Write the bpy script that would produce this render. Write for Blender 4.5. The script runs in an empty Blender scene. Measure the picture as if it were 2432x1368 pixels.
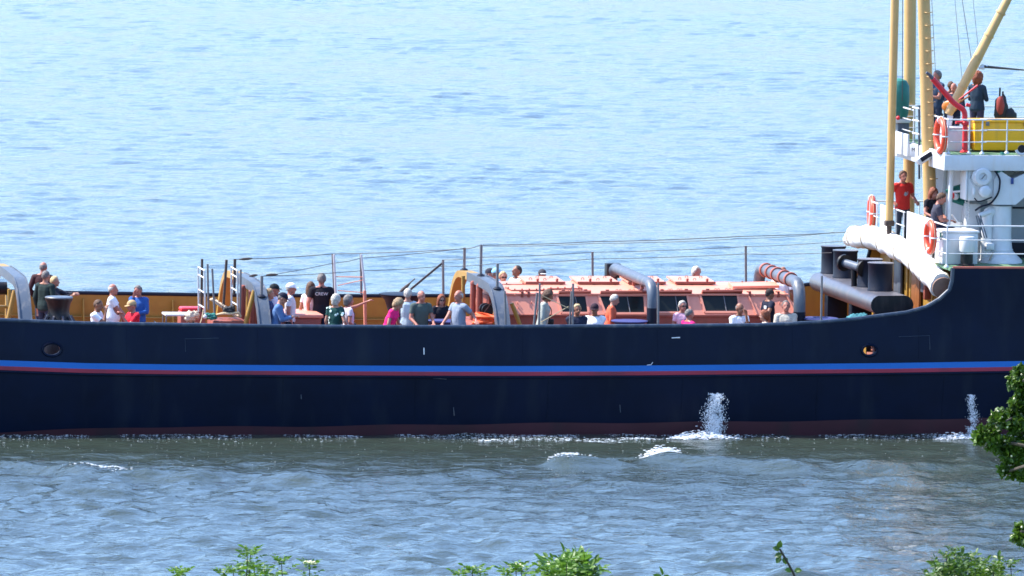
import bpy, bmesh, math, random
import numpy as np
from mathutils import Vector, Matrix, noise as mnoise
R = math.radians
random.seed(7)
scene = bpy.context.scene
col = scene.collection

# ------------------------------------------------------------------ camera
# the ship lies along X (bow towards +X); its near side is the plane y = 0
YAW, ROLL, DIST, HCAM, ZC = R(10.6), R(1.04), 200.0, 19.5, 3.37
PITCH = math.atan((HCAM - ZC) / DIST)
FWD = Vector((math.sin(YAW) * math.cos(PITCH), math.cos(YAW) * math.cos(PITCH), -math.sin(PITCH)))
_r0 = Vector((math.cos(YAW), -math.sin(YAW), 0)); _u0 = _r0.cross(FWD)
RGT = _r0 * math.cos(ROLL) + _u0 * math.sin(ROLL)
UPV = _u0 * math.cos(ROLL) - _r0 * math.sin(ROLL)
SL = DIST / math.cos(PITCH); FPX = 104.0 * SL
CAM = Vector((0, 0, ZC)) - FWD * SL
cd = bpy.data.cameras.new('camera'); cam = bpy.data.objects.new('camera', cd); col.objects.link(cam)
cd.sensor_width = 36; cd.lens = 36 * FPX / 2432; cd.clip_start = 1; cd.clip_end = 9000
cam.matrix_world = Matrix(((RGT.x, UPV.x, -FWD.x, CAM.x), (RGT.y, UPV.y, -FWD.y, CAM.y), (RGT.z, UPV.z, -FWD.z, CAM.z), (0, 0, 0, 1)))
scene.camera = cam

# ------------------------------------------------------------------ light
SUN_DIR = Vector((-0.54, 0.24, 0.78)).normalized()        # towards the sun: aft, a little beyond the ship, high
w = bpy.data.worlds.new('World'); scene.world = w; w.use_nodes = True
wn = w.node_tree.nodes; wl = w.node_tree.links
sky = wn.new('ShaderNodeTexSky'); sky.sky_type = 'NISHITA'; sky.sun_disc = False
sky.sun_elevation = math.asin(SUN_DIR.z); sky.sun_rotation = math.atan2(SUN_DIR.x, SUN_DIR.y)
sky.air_density = 1.0; sky.dust_density = 1.6; sky.ozone_density = 8.5
wl.new(sky.outputs[0], wn['Background'].inputs[0]); wn['Background'].inputs[1].default_value = 0.15
sd = bpy.data.lights.new('sun', 'SUN'); sd.energy = 3.2; sd.angle = R(0.53); sd.color = (1, 0.95, 0.87)
so = bpy.data.objects.new('sun', sd); col.objects.link(so)
so.rotation_euler = (-SUN_DIR).to_track_quat('-Z', 'Y').to_euler()
vs = scene.view_settings; vs.view_transform = 'Standard'; vs.look = 'None'; vs.exposure = 1.63; vs.gamma = 1.0
try: vs.use_curve_mapping = False
except Exception: pass
scene.render.engine = 'CYCLES'
scene.cycles.use_denoising = True
scene.cycles.max_bounces = 8
scene.cycles.filter_width = 1.6

# ------------------------------------------------------------------ measuring
def ray(px, py): return FWD * FPX + RGT * (px - 1216) - UPV * (py - 684)
def P(px, py, t):                       # the point of the plane y = t that the photograph shows at (px, py)
    d = ray(px, py); k = (t - CAM.y) / d.y
    return CAM + d * k
def PZ(px, py, z=0.0):                  # the same on a level plane
    d = ray(px, py); k = (z - CAM.z) / d.z
    return CAM + d * k
def PD(px, py, dist):                   # the same at a distance
    return CAM + ray(px, py).normalized() * dist
def proj(v):
    q = Vector(v) - CAM; k = FPX / q.dot(FWD)
    return 1216 + q.dot(RGT) * k, 684 - q.dot(UPV) * k
BEAM = 8.6

# ------------------------------------------------------------------ materials
MATS = {}
def mat(name, c, rough=0.5, metal=0.0, var=0.12, scale=3.0, bump=0.0, bscale=25.0, spec=0.5, dirt=None, dirt_amt=0.0, trans=0.0, coat=0.0):
    if name in MATS: return MATS[name]
    m = bpy.data.materials.new(name); m.use_nodes = True; MATS[name] = m
    nt = m.node_tree; n = nt.nodes; l = nt.links; b = n['Principled BSDF']
    b.inputs['Roughness'].default_value = rough; b.inputs['Metallic'].default_value = metal
    b.inputs['Specular IOR Level'].default_value = spec
    if trans: b.inputs['Transmission Weight'].default_value = trans
    if coat: b.inputs['Coat Weight'].default_value = coat
    tc = n.new('ShaderNodeTexCoord'); nz = n.new('ShaderNodeTexNoise')
    nz.inputs['Scale'].default_value = scale; nz.inputs['Detail'].default_value = 6; nz.inputs['Roughness'].default_value = 0.65
    l.new(tc.outputs['Object'], nz.inputs['Vector'])
    rp = n.new('ShaderNodeValToRGB'); e = rp.color_ramp.elements
    e[0].position, e[1].position = 0.3, 0.7
    e[0].color = (*[max(0, x * (1 - var)) for x in c], 1); e[1].color = (*[min(1, x * (1 + var)) for x in c], 1)
    l.new(nz.outputs['Fac'], rp.inputs['Fac']); out = rp.outputs['Color']
    if dirt:
        n2 = n.new('ShaderNodeTexNoise'); n2.inputs['Scale'].default_value = scale * 2.3; n2.inputs['Detail'].default_value = 9
        mp = n.new('ShaderNodeMapping'); mp.inputs['Scale'].default_value = (1, 1, 0.25)
        l.new(tc.outputs['Object'], mp.inputs['Vector']); l.new(mp.outputs[0], n2.inputs['Vector'])
        r2 = n.new('ShaderNodeValToRGB'); r2.color_ramp.elements[0].position = 0.52; r2.color_ramp.elements[1].position = 0.72
        r2.color_ramp.elements[1].color = (dirt_amt, dirt_amt, dirt_amt, 1)
        l.new(n2.outputs['Fac'], r2.inputs['Fac'])
        mx = n.new('ShaderNodeMix'); mx.data_type = 'RGBA'
        l.new(r2.outputs['Color'], mx.inputs['Factor']); l.new(out, mx.inputs['A']); mx.inputs['B'].default_value = (*dirt, 1)
        out = mx.outputs['Result']
    l.new(out, b.inputs['Base Color'])
    if bump:
        n3 = n.new('ShaderNodeTexNoise'); n3.inputs['Scale'].default_value = bscale; n3.inputs['Detail'].default_value = 5
        l.new(tc.outputs['Object'], n3.inputs['Vector'])
        bp = n.new('ShaderNodeBump'); bp.inputs['Strength'].default_value = bump; bp.inputs['Distance'].default_value = 0.02
        l.new(n3.outputs['Fac'], bp.inputs['Height']); l.new(bp.outputs[0], b.inputs['Normal'])
    return m

RUST = (0.16, 0.06, 0.03)
M_HULL = mat('navy_hull_paint', (0.0006, 0.0048, 0.020), 0.5, spec=0.18, var=0.25, scale=0.7, bump=0.25, bscale=1.3, dirt=(0.012, 0.018, 0.03), dirt_amt=0.6)
M_RAILCAP = mat('navy_rail_paint', (0.02, 0.035, 0.06), 0.4, var=0.25, dirt=(0.12, 0.13, 0.14), dirt_amt=0.5)
M_BLUE = mat('blue_stripe_paint', (0.003, 0.13, 0.46), 0.45, var=0.06, scale=0.6)
M_REDS = mat('red_stripe_paint', (0.33, 0.02, 0.045), 0.5, var=0.15, scale=0.6, dirt=(0.02, 0.02, 0.03), dirt_amt=0.45)
M_BOOT = mat('antifouling_red', (0.055, 0.010, 0.016), 0.55, var=0.3, scale=0.5, dirt=(0.02, 0.012, 0.014), dirt_amt=0.7)
M_OCHRE = mat('ochre_paint', (0.34, 0.195, 0.032), 0.5, var=0.1, dirt=(0.30, 0.13, 0.03), dirt_amt=0.35, bump=0.1, bscale=3)
M_MAST = mat('mast_buff_paint', (0.56, 0.35, 0.13), 0.42, var=0.07, dirt=(0.35, 0.2, 0.08), dirt_amt=0.25)
M_DECK = mat('deck_red_oxide', (0.30, 0.10, 0.07), 0.8, var=0.25, dirt=(0.2, 0.12, 0.1), dirt_amt=0.4)
M_GREEN = mat('green_deck_paint', (0.09, 0.19, 0.10), 0.8, var=0.2, dirt=(0.2, 0.18, 0.12), dirt_amt=0.4)
M_SALMON = mat('salmon_house_paint', (0.70, 0.265, 0.175), 0.5, var=0.06, scale=2, dirt=(0.6, 0.22, 0.145), dirt_amt=0.4, bump=0.08, bscale=4)
M_OXIDE = mat('red_oxide_paint', (0.28, 0.07, 0.045), 0.55, var=0.15, dirt=RUST, dirt_amt=0.5)
M_ARCH = mat('grey_blue_paint', (0.068, 0.088, 0.118), 0.45, var=0.07, dirt=(0.3, 0.27, 0.24), dirt_amt=0.35)
M_WHITE = mat('white_paint', (0.60, 0.61, 0.62), 0.4, var=0.05, dirt=(0.55, 0.47, 0.38), dirt_amt=0.35)
M_SHADEWHITE = mat('grey_white_paint', (0.30, 0.32, 0.35), 0.5, var=0.06, dirt=(0.4, 0.34, 0.28), dirt_amt=0.3)  # white paint darkened: the wheelhouse wall's shade is put into the colour
M_GREY = mat('galvanised_steel', (0.17, 0.165, 0.17), 0.5, 0.2, var=0.15, scale=8)
M_ALU = mat('aluminium_tube', (0.62, 0.63, 0.66), 0.38, 0.6, var=0.1, scale=8)
M_BLACK = mat('black_paint', (0.006, 0.007, 0.010), 0.45, spec=0.3, var=0.2, dirt=(0.05, 0.04, 0.04), dirt_amt=0.4)
M_NAVY = mat('dark_navy_paint', (0.004, 0.007, 0.018), 0.5, spec=0.25, var=0.2, dirt=(0.012, 0.012, 0.018), dirt_amt=0.4)
M_BEAM = mat('slate_paint', (0.075, 0.075, 0.09), 0.35, var=0.12, dirt=(0.2, 0.13, 0.1), dirt_amt=0.3)
M_RUBBER = mat('black_rubber', (0.015, 0.015, 0.016), 0.7)
M_CLOTHB = mat('navy_stretch_cloth', (0.028, 0.036, 0.15), 0.75, var=0.1, bump=0.1)
M_TARP = mat('white_canvas', (0.80, 0.77, 0.72), 0.8, var=0.06, bump=0.5, bscale=7, dirt=(0.5, 0.4, 0.3), dirt_amt=0.3)
M_TARPIN = mat('brown_canvas_lining', (0.20, 0.12, 0.09), 0.8, var=0.3, bump=0.4, bscale=9)  # dark tone for the shade inside the rolled canvas
M_GTARP = mat('green_tarpaulin', (0.012, 0.15, 0.12), 0.55, var=0.2, bump=0.5, bscale=6)
M_BUOY = mat('orange_red_buoy', (0.80, 0.075, 0.03), 0.45, var=0.06)
M_TAPE = mat('reflective_tape', (0.75, 0.75, 0.75), 0.3)
M_RED = mat('red_paint', (0.62, 0.02, 0.03), 0.4, var=0.08)
M_YELLOW = mat('yellow_paint', (0.90, 0.43, 0.004), 0.45, var=0.06, dirt=(0.5, 0.27, 0.03), dirt_amt=0.4)
M_GLASS = mat('dark_window_glass', (0.012, 0.015, 0.014), 0.25, spec=0.25, var=0.3, scale=1.5)
M_WOOD = mat('weathered_wood', (0.36, 0.28, 0.2), 0.8, var=0.25, scale=6, bump=0.3)
M_DOORW = mat('varnished_wood', (0.24, 0.09, 0.03), 0.4, var=0.25, scale=6)
M_ROPE = mat('hemp_rope', (0.46, 0.36, 0.22), 0.9, var=0.2, bump=0.4, bscale=60)
M_WIRE = mat('dark_wire', (0.05, 0.045, 0.045), 0.7)
M_CHAIN = mat('rusty_chain', (0.07, 0.05, 0.042), 0.8, 0.1, var=0.3, scale=20)
M_ORANGE = mat('orange_webbing', (0.85, 0.11, 0.02), 0.6, var=0.15, scale=10)
M_FOAM = mat('white_foam', (0.86, 0.88, 0.90), 0.7, var=0.04)
M_TEALCLOTH = mat('teal_cloth', (0.03, 0.17, 0.2), 0.8, var=0.3, bump=0.4, bscale=15)

# ------------------------------------------------------------------ mesh builder
def ico_dirs():
    t = (1 + 5 ** .5) / 2
    v = [(-1, t, 0), (1, t, 0), (-1, -t, 0), (1, -t, 0), (0, -1, t), (0, 1, t), (0, -1, -t), (0, 1, -t), (t, 0, -1), (t, 0, 1), (-t, 0, -1), (-t, 0, 1)]
    f = [(0, 11, 5), (0, 5, 1), (0, 1, 7), (0, 7, 10), (0, 10, 11), (1, 5, 9), (5, 11, 4), (11, 10, 2), (10, 7, 6), (7, 1, 8), (3, 9, 4), (3, 4, 2), (3, 2, 6), (3, 6, 8), (3, 8, 9), (4, 9, 5), (2, 4, 11), (6, 2, 10), (8, 6, 7), (9, 8, 1)]
    return [Vector(a).normalized() for a in v], f
ICO = ico_dirs()

class MB:
    def __init__(s): s.v = []; s.f = []
    def add(s, vs, fs):
        o = len(s.v); s.v += [Vector(a) for a in vs]; s.f += [tuple(i + o for i in q) for q in fs]; return s
    def box(s, c, d, rz=0.0, ry=0.0, rx=0.0):
        m = Matrix.Rotation(rz, 3, 'Z') @ Matrix.Rotation(ry, 3, 'Y') @ Matrix.Rotation(rx, 3, 'X'); c = Vector(c)
        vs = [c + m @ Vector((x * d[0] / 2, y * d[1] / 2, z * d[2] / 2)) for x in (-1, 1) for y in (-1, 1) for z in (-1, 1)]
        return s.add(vs, [(0, 1, 3, 2), (4, 6, 7, 5), (0, 4, 5, 1), (2, 3, 7, 6), (0, 2, 6, 4), (1, 5, 7, 3)])
    def bevbox(s, c, d, b=0.02, rz=0.0, ry=0.0, rx=0.0):
        bm = bmesh.new(); bmesh.ops.create_cube(bm, size=1)
        for q in bm.verts: q.co = Vector((q.co.x * d[0], q.co.y * d[1], q.co.z * d[2]))
        bmesh.ops.bevel(bm, geom=bm.edges[:], offset=min(b, min(d) * 0.45), segments=2, affect='EDGES', profile=0.5)
        m = Matrix.Rotation(rz, 3, 'Z') @ Matrix.Rotation(ry, 3, 'Y') @ Matrix.Rotation(rx, 3, 'X'); c = Vector(c)
        bm.verts.index_update()
        s.add([c + m @ q.co for q in bm.verts], [[q.index for q in f.verts] for f in bm.faces]); bm.free(); return s
    def tube(s, pts, r, n=10, caps=True):
        pts = [Vector(p) for p in pts]; k = len(pts)
        rs = r if isinstance(r, (list, tuple)) else [r] * k
        ref = None; vs = []; fs = []
        for i, p in enumerate(pts):
            d = (pts[min(i + 1, k - 1)] - pts[max(i - 1, 0)])
            d = d.normalized() if d.length > 1e-9 else Vector((0, 0, 1))
            if ref is None: ref = Vector((0, 0, 1)) if abs(d.z) < 0.9 else Vector((1, 0, 0))
            a = d.cross(ref)
            if a.length < 1e-6: a = d.orthogonal()
            a.normalize(); b2 = d.cross(a); ref = a.cross(d) * -1 if False else b2 * -1
            for j in range(n):
                th = 2 * math.pi * j / n
                vs.append(p + (a * math.cos(th) + b2 * math.sin(th)) * rs[i])
        for i in range(k - 1):
            for j in range(n):
                fs.append((i * n + j, i * n + (j + 1) % n, (i + 1) * n + (j + 1) % n, (i + 1) * n + j))
        if caps: fs += [tuple(range(n))[::-1], tuple((k - 1) * n + j for j in range(n))]
        return s.add(vs, fs)
    def bar(s, pts, wd, ht, side):
        """a rectangular section swept along pts; side is the direction the width is measured in"""
        pts = [Vector(p) for p in pts]; k = len(pts); sd_ = Vector(side).normalized(); vs = []; fs = []
        for i, p in enumerate(pts):
            d = (pts[min(i + 1, k - 1)] - pts[max(i - 1, 0)]).normalized(); u = d.cross(sd_).normalized()
            for a, b in ((-1, -1), (1, -1), (1, 1), (-1, 1)): vs.append(p + sd_ * (a * wd / 2) + u * (b * ht / 2))
        for i in range(k - 1):
            for j in range(4): fs.append((i * 4 + j, i * 4 + (j + 1) % 4, (i + 1) * 4 + (j + 1) % 4, (i + 1) * 4 + j))
        fs += [(3, 2, 1, 0), tuple((k - 1) * 4 + j for j in range(4))]
        return s.add(vs, fs)
    def lathe(s, c, prof, n=24, axis='Z', capb=True, capt=True):
        c = Vector(c); vs = []; fs = []
        ax = {'Z': lambda r, a, z: Vector((r * math.cos(a), r * math.sin(a), z)), 'Y': lambda r, a, z: Vector((r * math.cos(a), z, r * math.sin(a))), 'X': lambda r, a, z: Vector((z, r * math.cos(a), r * math.sin(a)))}[axis] if isinstance(axis, str) else None
        if ax is None:
            d = Vector(axis).normalized(); p = d.orthogonal().normalized(); q = d.cross(p)
            ax = lambda r, a, z: p * (r * math.cos(a)) + q * (r * math.sin(a)) + d * z
        for (r, z) in prof:
            for j in range(n): vs.append(c + ax(r, 2 * math.pi * j / n, z))
        for i in range(len(prof) - 1):
            for j in range(n): fs.append((i * n + j, i * n + (j + 1) % n, (i + 1) * n + (j + 1) % n, (i + 1) * n + j))
        if capb: fs.append(tuple(range(n))[::-1])
        if capt: fs.append(tuple((len(prof) - 1) * n + j for j in range(n)))
        return s.add(vs, fs)
    def torus(s, c, R_, r, axis='Z', n=28, m=10, arc=(0, 2 * math.pi)):
        full = abs(arc[1] - arc[0] - 2 * math.pi) < 1e-6
        c = Vector(c); d = {'X': Vector((1, 0, 0)), 'Y': Vector((0, 1, 0)), 'Z': Vector((0, 0, 1))}[axis] if isinstance(axis, str) else Vector(axis).normalized()
        p = d.orthogonal().normalized(); q = d.cross(p); vs = []; fs = []
        nn = n if full else n + 1
        for i in range(nn):
            a = arc[0] + (arc[1] - arc[0]) * i / n; e = p * math.cos(a) + q * math.sin(a)
            for j in range(m):
                b = 2 * math.pi * j / m; vs.append(c + e * (R_ + r * math.cos(b)) + d * (r * math.sin(b)))
        for i in range(n if full else n):
            i2 = (i + 1) % nn
            for j in range(m): fs.append((i * m + j, i2 * m + j, i2 * m + (j + 1) % m, i * m + (j + 1) % m))
        return s.add(vs, fs)
    def ball(s, c, r, n=12, m=8, jit=0.0):
        c = Vector(c); rr = Vector(r) if isinstance(r, (tuple, list, Vector)) else Vector((r, r, r)); vs = []; fs = []
        for i in range(m + 1):
            th = math.pi * i / m
            for j in range(n):
                ph = 2 * math.pi * j / n; d = Vector((math.sin(th) * math.cos(ph), math.sin(th) * math.sin(ph), math.cos(th)))
                k = 1 + (jit * mnoise.noise(d * 2.3 + c) if jit else 0)
                vs.append(c + Vector((d.x * rr.x, d.y * rr.y, d.z * rr.z)) * k)
        for i in range(m):
            for j in range(n): fs.append((i * n + j, (i + 1) * n + j, (i + 1) * n + (j + 1) % n, i * n + (j + 1) % n))
        return s.add(vs, fs)
    def ico(s, c, r):
        c = Vector(c); rr = Vector(r) if isinstance(r, (tuple, list, Vector)) else Vector((r, r, r))
        return s.add([c + Vector((d.x * rr.x, d.y * rr.y, d.z * rr.z)) for d in ICO[0]], ICO[1])
    def prism(s, poly, off):
        """a flat polygon pushed along off"""
        k = len(poly); off = Vector(off); poly = [Vector(p) for p in poly]
        return s.add(poly + [p + off for p in poly], [tuple(range(k))[::-1], tuple(range(k, 2 * k))] + [(i, (i + 1) % k, k + (i + 1) % k, k + i) for i in range(k)])
    def grid(s, rows):
        k = len(rows[0]); vs = [p for r_ in rows for p in r_]
        return s.add(vs, [(i * k + j, i * k + j + 1, (i + 1) * k + j + 1, (i + 1) * k + j) for i in range(len(rows) - 1) for j in range(k - 1)])
    def build(s, name, m, parent=None, smooth=True, angle=40, recalc=True):
        o0 = parent
        base = Vector((0, 0, 0)); q = parent
        while q is not None: base = base + q.location; q = q.parent
        me = bpy.data.meshes.new(name)
        me.from_pydata([tuple(v - base) for v in s.v], [], s.f)
        if recalc:
            bm = bmesh.new(); bm.from_mesh(me); bmesh.ops.recalc_face_normals(bm, faces=bm.faces); bm.to_mesh(me); bm.free()
        me.materials.append(m)
        if smooth:
            me.polygons.foreach_set('use_smooth', [True] * len(me.polygons))
            me.set_sharp_from_angle(angle=R(angle))
        o = bpy.data.objects.new(name, me); col.objects.link(o); o.parent = o0
        return o
def tag(o, label=None, cat=None, group=None, kind=None):
    if label: o['label'] = label
    if cat: o['category'] = cat
    if group: o['group'] = group
    if kind: o['kind'] = kind
    return o
def thing(name, loc, label, cat, group=None):
    e = bpy.data.objects.new(name, None); col.objects.link(e); e.location = loc; e.empty_display_size = 0.2
    return tag(e, label, cat, group)
def arc_pts(pts, r=0.25, n=5):
    """rounds the corners of a polyline"""
    pts = [Vector(p) for p in pts]; out = [pts[0]]
    for i in range(1, len(pts) - 1):
        a, b, c = pts[i - 1], pts[i], pts[i + 1]
        d1 = (a - b); d2 = (c - b); rr = min(r, d1.length * .45, d2.length * .45)
        p, q = b + d1.normalized() * rr, b + d2.normalized() * rr
        for k in range(n + 1):
            u = k / n; out.append(p * (1 - u) ** 2 + b * (2 * u * (1 - u)) + q * u * u)
    out.append(pts[-1]); return out

# ------------------------------------------------------------------ water
rng = np.random.RandomState(11)
NW = 70
_lam = np.exp(rng.uniform(math.log(0.45), math.log(2.4), NW))
_dir = R(-100) + rng.normal(0, 0.75, NW)
_kx = 2 * math.pi / _lam * np.cos(_dir); _ky = 2 * math.pi / _lam * np.sin(_dir)
_ph = rng.uniform(0, 6.28, NW); _am = 0.0020 * _lam ** 0.8
# the ship's own waves: ridges running from one point of the water to another (height, half width)
WAKE = [((100, 1122), (900, 1158), 0.20, 0.75), ((820, 1146), (1330, 1118), 0.11, 0.7), ((1290, 1108), (1480, 1098), 0.15, 0.55), ((1500, 1092), (2060, 1128), 0.22, 0.75), ((1980, 1120), (2500, 1098), 0.2, 0.9), ((1250, 1140), (1900, 1160), 0.07, 0.8), ((-100, 1105), (300, 1125), 0.12, 0.9), ((2050, 1150), (2500, 1143), 0.1, 0.9), ((350, 1200), (1100, 1215), 0.04, 0.8)]
_wk = [(PZ(*a), PZ(*b), h, wd) for a, b, h, wd in WAKE]
def wave_h(x, y):
    x = np.asarray(x, float); y = np.asarray(y, float); h = np.zeros_like(x)
    gx = 1.0 + 0.25 * np.sin(x * 0.21 + y * 0.13) + 0.2 * np.sin(x * 0.11 - y * 0.17 + 2)
    for i in range(NW):
        ph = _kx[i] * x + _ky[i] * y + _ph[i]
        h += _am[i] * (np.sin(ph) + 0.22 * np.cos(2 * ph))
    h *= gx * (1 + 1.5 * np.clip((-3 - y) / 8, 0, 1))
    for a, b, hh, wd in _wk:
        d = np.array([b.x - a.x, b.y - a.y]); L = np.hypot(*d); d /= L
        u = (x - a.x) * d[0] + (y - a.y) * d[1]; v = -(x - a.x) * d[1] + (y - a.y) * d[0]
        v = v + 0.35 * np.sin(u * 0.9 + a.x)
        tp = np.clip(u / (0.25 * L), 0, 1) * np.clip((L - u) / (0.25 * L), 0, 1)
        ww = np.where(v > 0, wd * 1.3, wd * 0.6)          # steeper towards the near bank
        h += 1.05 * hh * (0.75 + 0.35 * np.sin(u * 1.1 + v * 1.7) + 0.2 * np.sin(u * 3.7 - v * 2.2)) * tp * np.exp(-(v / ww) ** 2) * (1 + 0.25 * np.sin(u * 2.3))
    near = np.clip((y + 6) / 6, 0, 1) * np.clip((2.5 - y) / 2.5, 0, 1)
    h *= 1 - 0.35 * near
    return h
TY = math.tan(YAW)
def steps(a, b, s0, g):
    out = [a]; s_ = s0
    while out[-1] < b: out.append(out[-1] + s_); s_ *= g
    return out
ys = steps(-46, 12, 0.17, 1.0); ys = ys[:-1] + steps(ys[-1], 330, 0.19, 1.0016)
ys = np.array([-3000, -1200, -500, -200, -110, -80, -62, -53] + ys + [ys[-1] + k for k in (3, 12, 40, 120, 400, 1200, 3500)])
us = np.concatenate([[-4000, -1200, -400, -150, -70, -40], np.arange(-26, 26.01, 0.17), np.array([40, 70, 150, 400, 1200, 4000])])
# beyond the ship the strip in view widens
YY, UU = np.meshgrid(ys, us, indexing='ij')
fan = np.clip(1 + np.clip(YY, -60, 400) / 200.0, 0.7, 3.0)
inner = np.abs(UU) <= 26.01
XX = np.where(inner, UU * np.where(YY > 0, fan, 1) , UU + np.sign(UU) * 26 * (np.where(YY > 0, fan, 1) - 1)) + np.clip(YY, -60, 400) * TY
ZZ = wave_h(XX, YY)
edge = np.clip((YY + 46) / 6, 0, 1) * np.clip((345 - YY) / 20, 0, 1) * np.clip((30 - np.abs(UU)) / 4, 0, 1)
ZZ = ZZ * edge
nr, nc = XX.shape
vco = np.stack([XX, YY, ZZ], -1).reshape(-1, 3)
ii = np.arange(nr * nc).reshape(nr, nc)
fq = np.stack([ii[:-1, :-1], ii[:-1, 1:], ii[1:, 1:], ii[1:, :-1]], -1).reshape(-1, 4)
wm = bpy.data.meshes.new('water')
wm.vertices.add(len(vco)); wm.vertices.foreach_set('co', vco.ravel())
wm.loops.add(fq.size); wm.loops.foreach_set('vertex_index', fq.ravel().astype(np.int32))
wm.polygons.add(len(fq)); wm.polygons.foreach_set('loop_start', np.arange(0, fq.size, 4, dtype=np.int32))
wm.polygons.foreach_set('use_smooth', [True] * len(fq)); wm.update(calc_edges=True)
water = bpy.data.objects.new('water', wm); col.objects.link(water)
tag(water, 'wide rippled pale blue river water with a green wake', 'water', kind='structure')

m = bpy.data.materials.new('river_water'); m.use_nodes = True; nt = m.node_tree; n = nt.nodes; l = nt.links; b = n['Principled BSDF']
b.inputs['Base Color'].default_value = (0.036, 0.050, 0.038, 1); b.inputs["Roughness"].default_value = 0.08
b.inputs['IOR'].default_value = 1.6
tc = n.new('ShaderNodeTexCoord')
prev = None
for sc_, st, di, rt in ((2.4, 0.7, 0.06, 0), (5.5, 0.8, 0.04, 0.6), (14.0, 0.8, 0.016, -0.5)):
    mp = n.new('ShaderNodeMapping'); mp.inputs['Scale'].default_value = (sc_ * 0.75, sc_, sc_); mp.inputs['Rotation'].default_value = (0, 0, rt * 0.4 - 0.12)
    l.new(tc.outputs['Object'], mp.inputs['Vector'])
    nz = n.new('ShaderNodeTexNoise'); nz.inputs['Scale'].default_value = 1.0; nz.inputs['Detail'].default_value = 3; nz.inputs['Distortion'].default_value = 0.4
    l.new(mp.outputs[0], nz.inputs['Vector'])
    bp = n.new('ShaderNodeBump'); bp.inputs['Strength'].default_value = st; bp.inputs['Distance'].default_value = di
    l.new(nz.outputs['Fac'], bp.inputs['Height'])
    if prev: l.new(prev.outputs[0], bp.inputs['Normal'])
    prev = bp
l.new(prev.outputs[0], b.inputs['Normal'])
wm.materials.append(m)

# the near bank: a grassy dike that falls from the camera's feet to the river
def ground_z(g): return 17.7 - 0.148 * g
HD = Vector((math.sin(YAW), math.cos(YAW), 0)); HS = Vector((math.cos(YAW), -math.sin(YAW), 0))
mb = MB(); rows = []
for g in np.linspace(-30, 136, 60):
    row = []
    for u in np.linspace(-160, 160, 60):
        p = Vector((CAM.x, CAM.y, 0)) + HD * g + HS * u
        z = min(17.7, ground_z(g)) + 0.25 * mnoise.noise(p * 0.15) + 0.08 * mnoise.noise(p * 0.9)
        row.append(Vector((p.x, p.y, z)))
    rows.append(row)
mb.grid(rows)
M_BANK = mat('bank_grass', (0.07, 0.12, 0.03), 0.9, var=0.4, scale=0.8, bump=0.8, bscale=6, dirt=(0.16, 0.15, 0.05), dirt_amt=0.6)
bank = mb.build('bank', M_BANK, angle=180, recalc=False); tag(bank, 'grassy dike slope falling to the river', 'bank', kind='structure')

# ------------------------------------------------------------------ ship
RAILPX = [(-300, 757), (0, 762), (200, 770), (400, 773), (600, 776), (800, 778), (1000, 778.5), (1216, 778), (1400, 777), (1600, 776), (1800, 774), (1880, 771), (1960, 766), (2030, 760), (2090, 752), (2154, 744), (2200, 731), (2232, 712), (2256, 690), (2262, 668), (2264, 640)]
RAIL = [P(a, b_, 0.0) for a, b_ in RAILPX]
RX = [p.x for p in RAIL]; RZ = [p.z for p in RAIL]
XB = RAIL[-1].x                                         # where the hull steps up to the boat deck
ZBOAT = P(2300, 638, 0.0).z
def railz(x):
    return float(np.interp(x, RX, RZ)) if x < XB else ZBOAT
_DX = [p.x for p in RAIL[:12]]; _DZ = [p.z - 1.03 for p in RAIL[:12]]
def deckz(x): return float(np.interp(x, _DX, _DZ))
XL, XR = -19.0, 20.0
ship = thing('tugboat', (0, BEAM / 2, 0), 'long dark navy seagoing tug with blue and red hull stripes', 'ship')
STRIPEPX = [(-300, 846), (0, 855), (200, 862), (400, 865), (700, 867), (1000, 868.5), (1216, 869), (1500, 868), (1800, 865), (2100, 862), (2432, 857), (2800, 851)]
ST = [P(a, b_, -0.12) for a, b_ in STRIPEPX]
def strz(x): return float(np.interp(x, [p.x for p in ST], [p.z for p in ST]))
def hull_y(z, x):
    zs = strz(x); zr = railz(x) if x < XB - 1.5 else zs + 0.9
    if z >= zs: return min(0.0, -0.12 + 0.12 * (z - zs) / max(0.5, zr - zs))
    if z >= zs - 0.27: return -0.12
    u = (zs - 0.27 - z) / 2.2
    return -0.12 + 0.30 * u + 0.35 * max(0, u - 0.6)
xs = sorted(set([XL + 0.5 * i for i in range(int((XR - XL) / 0.5) + 1)] + [x for x in RX if XL < x < XR] + [XB + 0.02]))
def zrow(x):
    zs = strz(x); zr = railz(x)
    return [-1.0, -0.4, 0.1, 0.5, 0.8, zs - 0.27, zs - 0.13, zs, zs + (zr - zs) * 0.33, zs + (zr - zs) * 0.66, zr]
def solid_strip(mb, side):
    """hull plating with thickness; side -1: the near side, +1: the far side mirrored about the keel line"""
    outer = []; inner = []
    for x in xs:
        zz = zrow(x)
        if side < 0:
            outer.append([Vector((x, hull_y(z, x), z)) for z in zz]); inner.append([Vector((x, max(hull_y(z, x), -0.12) + 0.07 if z > 0.9 else hull_y(z, x) + 0.07, z)) for z in zz])
        else:
            outer.append([Vector((x, BEAM - hull_y(z, x), z)) for z in zz]); inner.append([Vector((x, BEAM - hull_y(z, x) - 0.07, z)) for z in zz])
    k = len(outer[0]); vs = []; fs = []
    prof = [o + i[::-1] for o, i in zip(outer, inner)]; kk = 2 * k
    for p in prof: vs += p
    for i in range(len(prof) - 1):
        for j in range(kk): fs.append((i * kk + j, i * kk + (j + 1) % kk, (i + 1) * kk + (j + 1) % kk, (i + 1) * kk + j))
    fs += [tuple(range(kk)), tuple((len(prof) - 1) * kk + j for j in range(kk))[::-1]]
    return mb.add(vs, fs)
hull = solid_strip(MB(), -1).build('hull', M_HULL, ship, angle=25)
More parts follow.
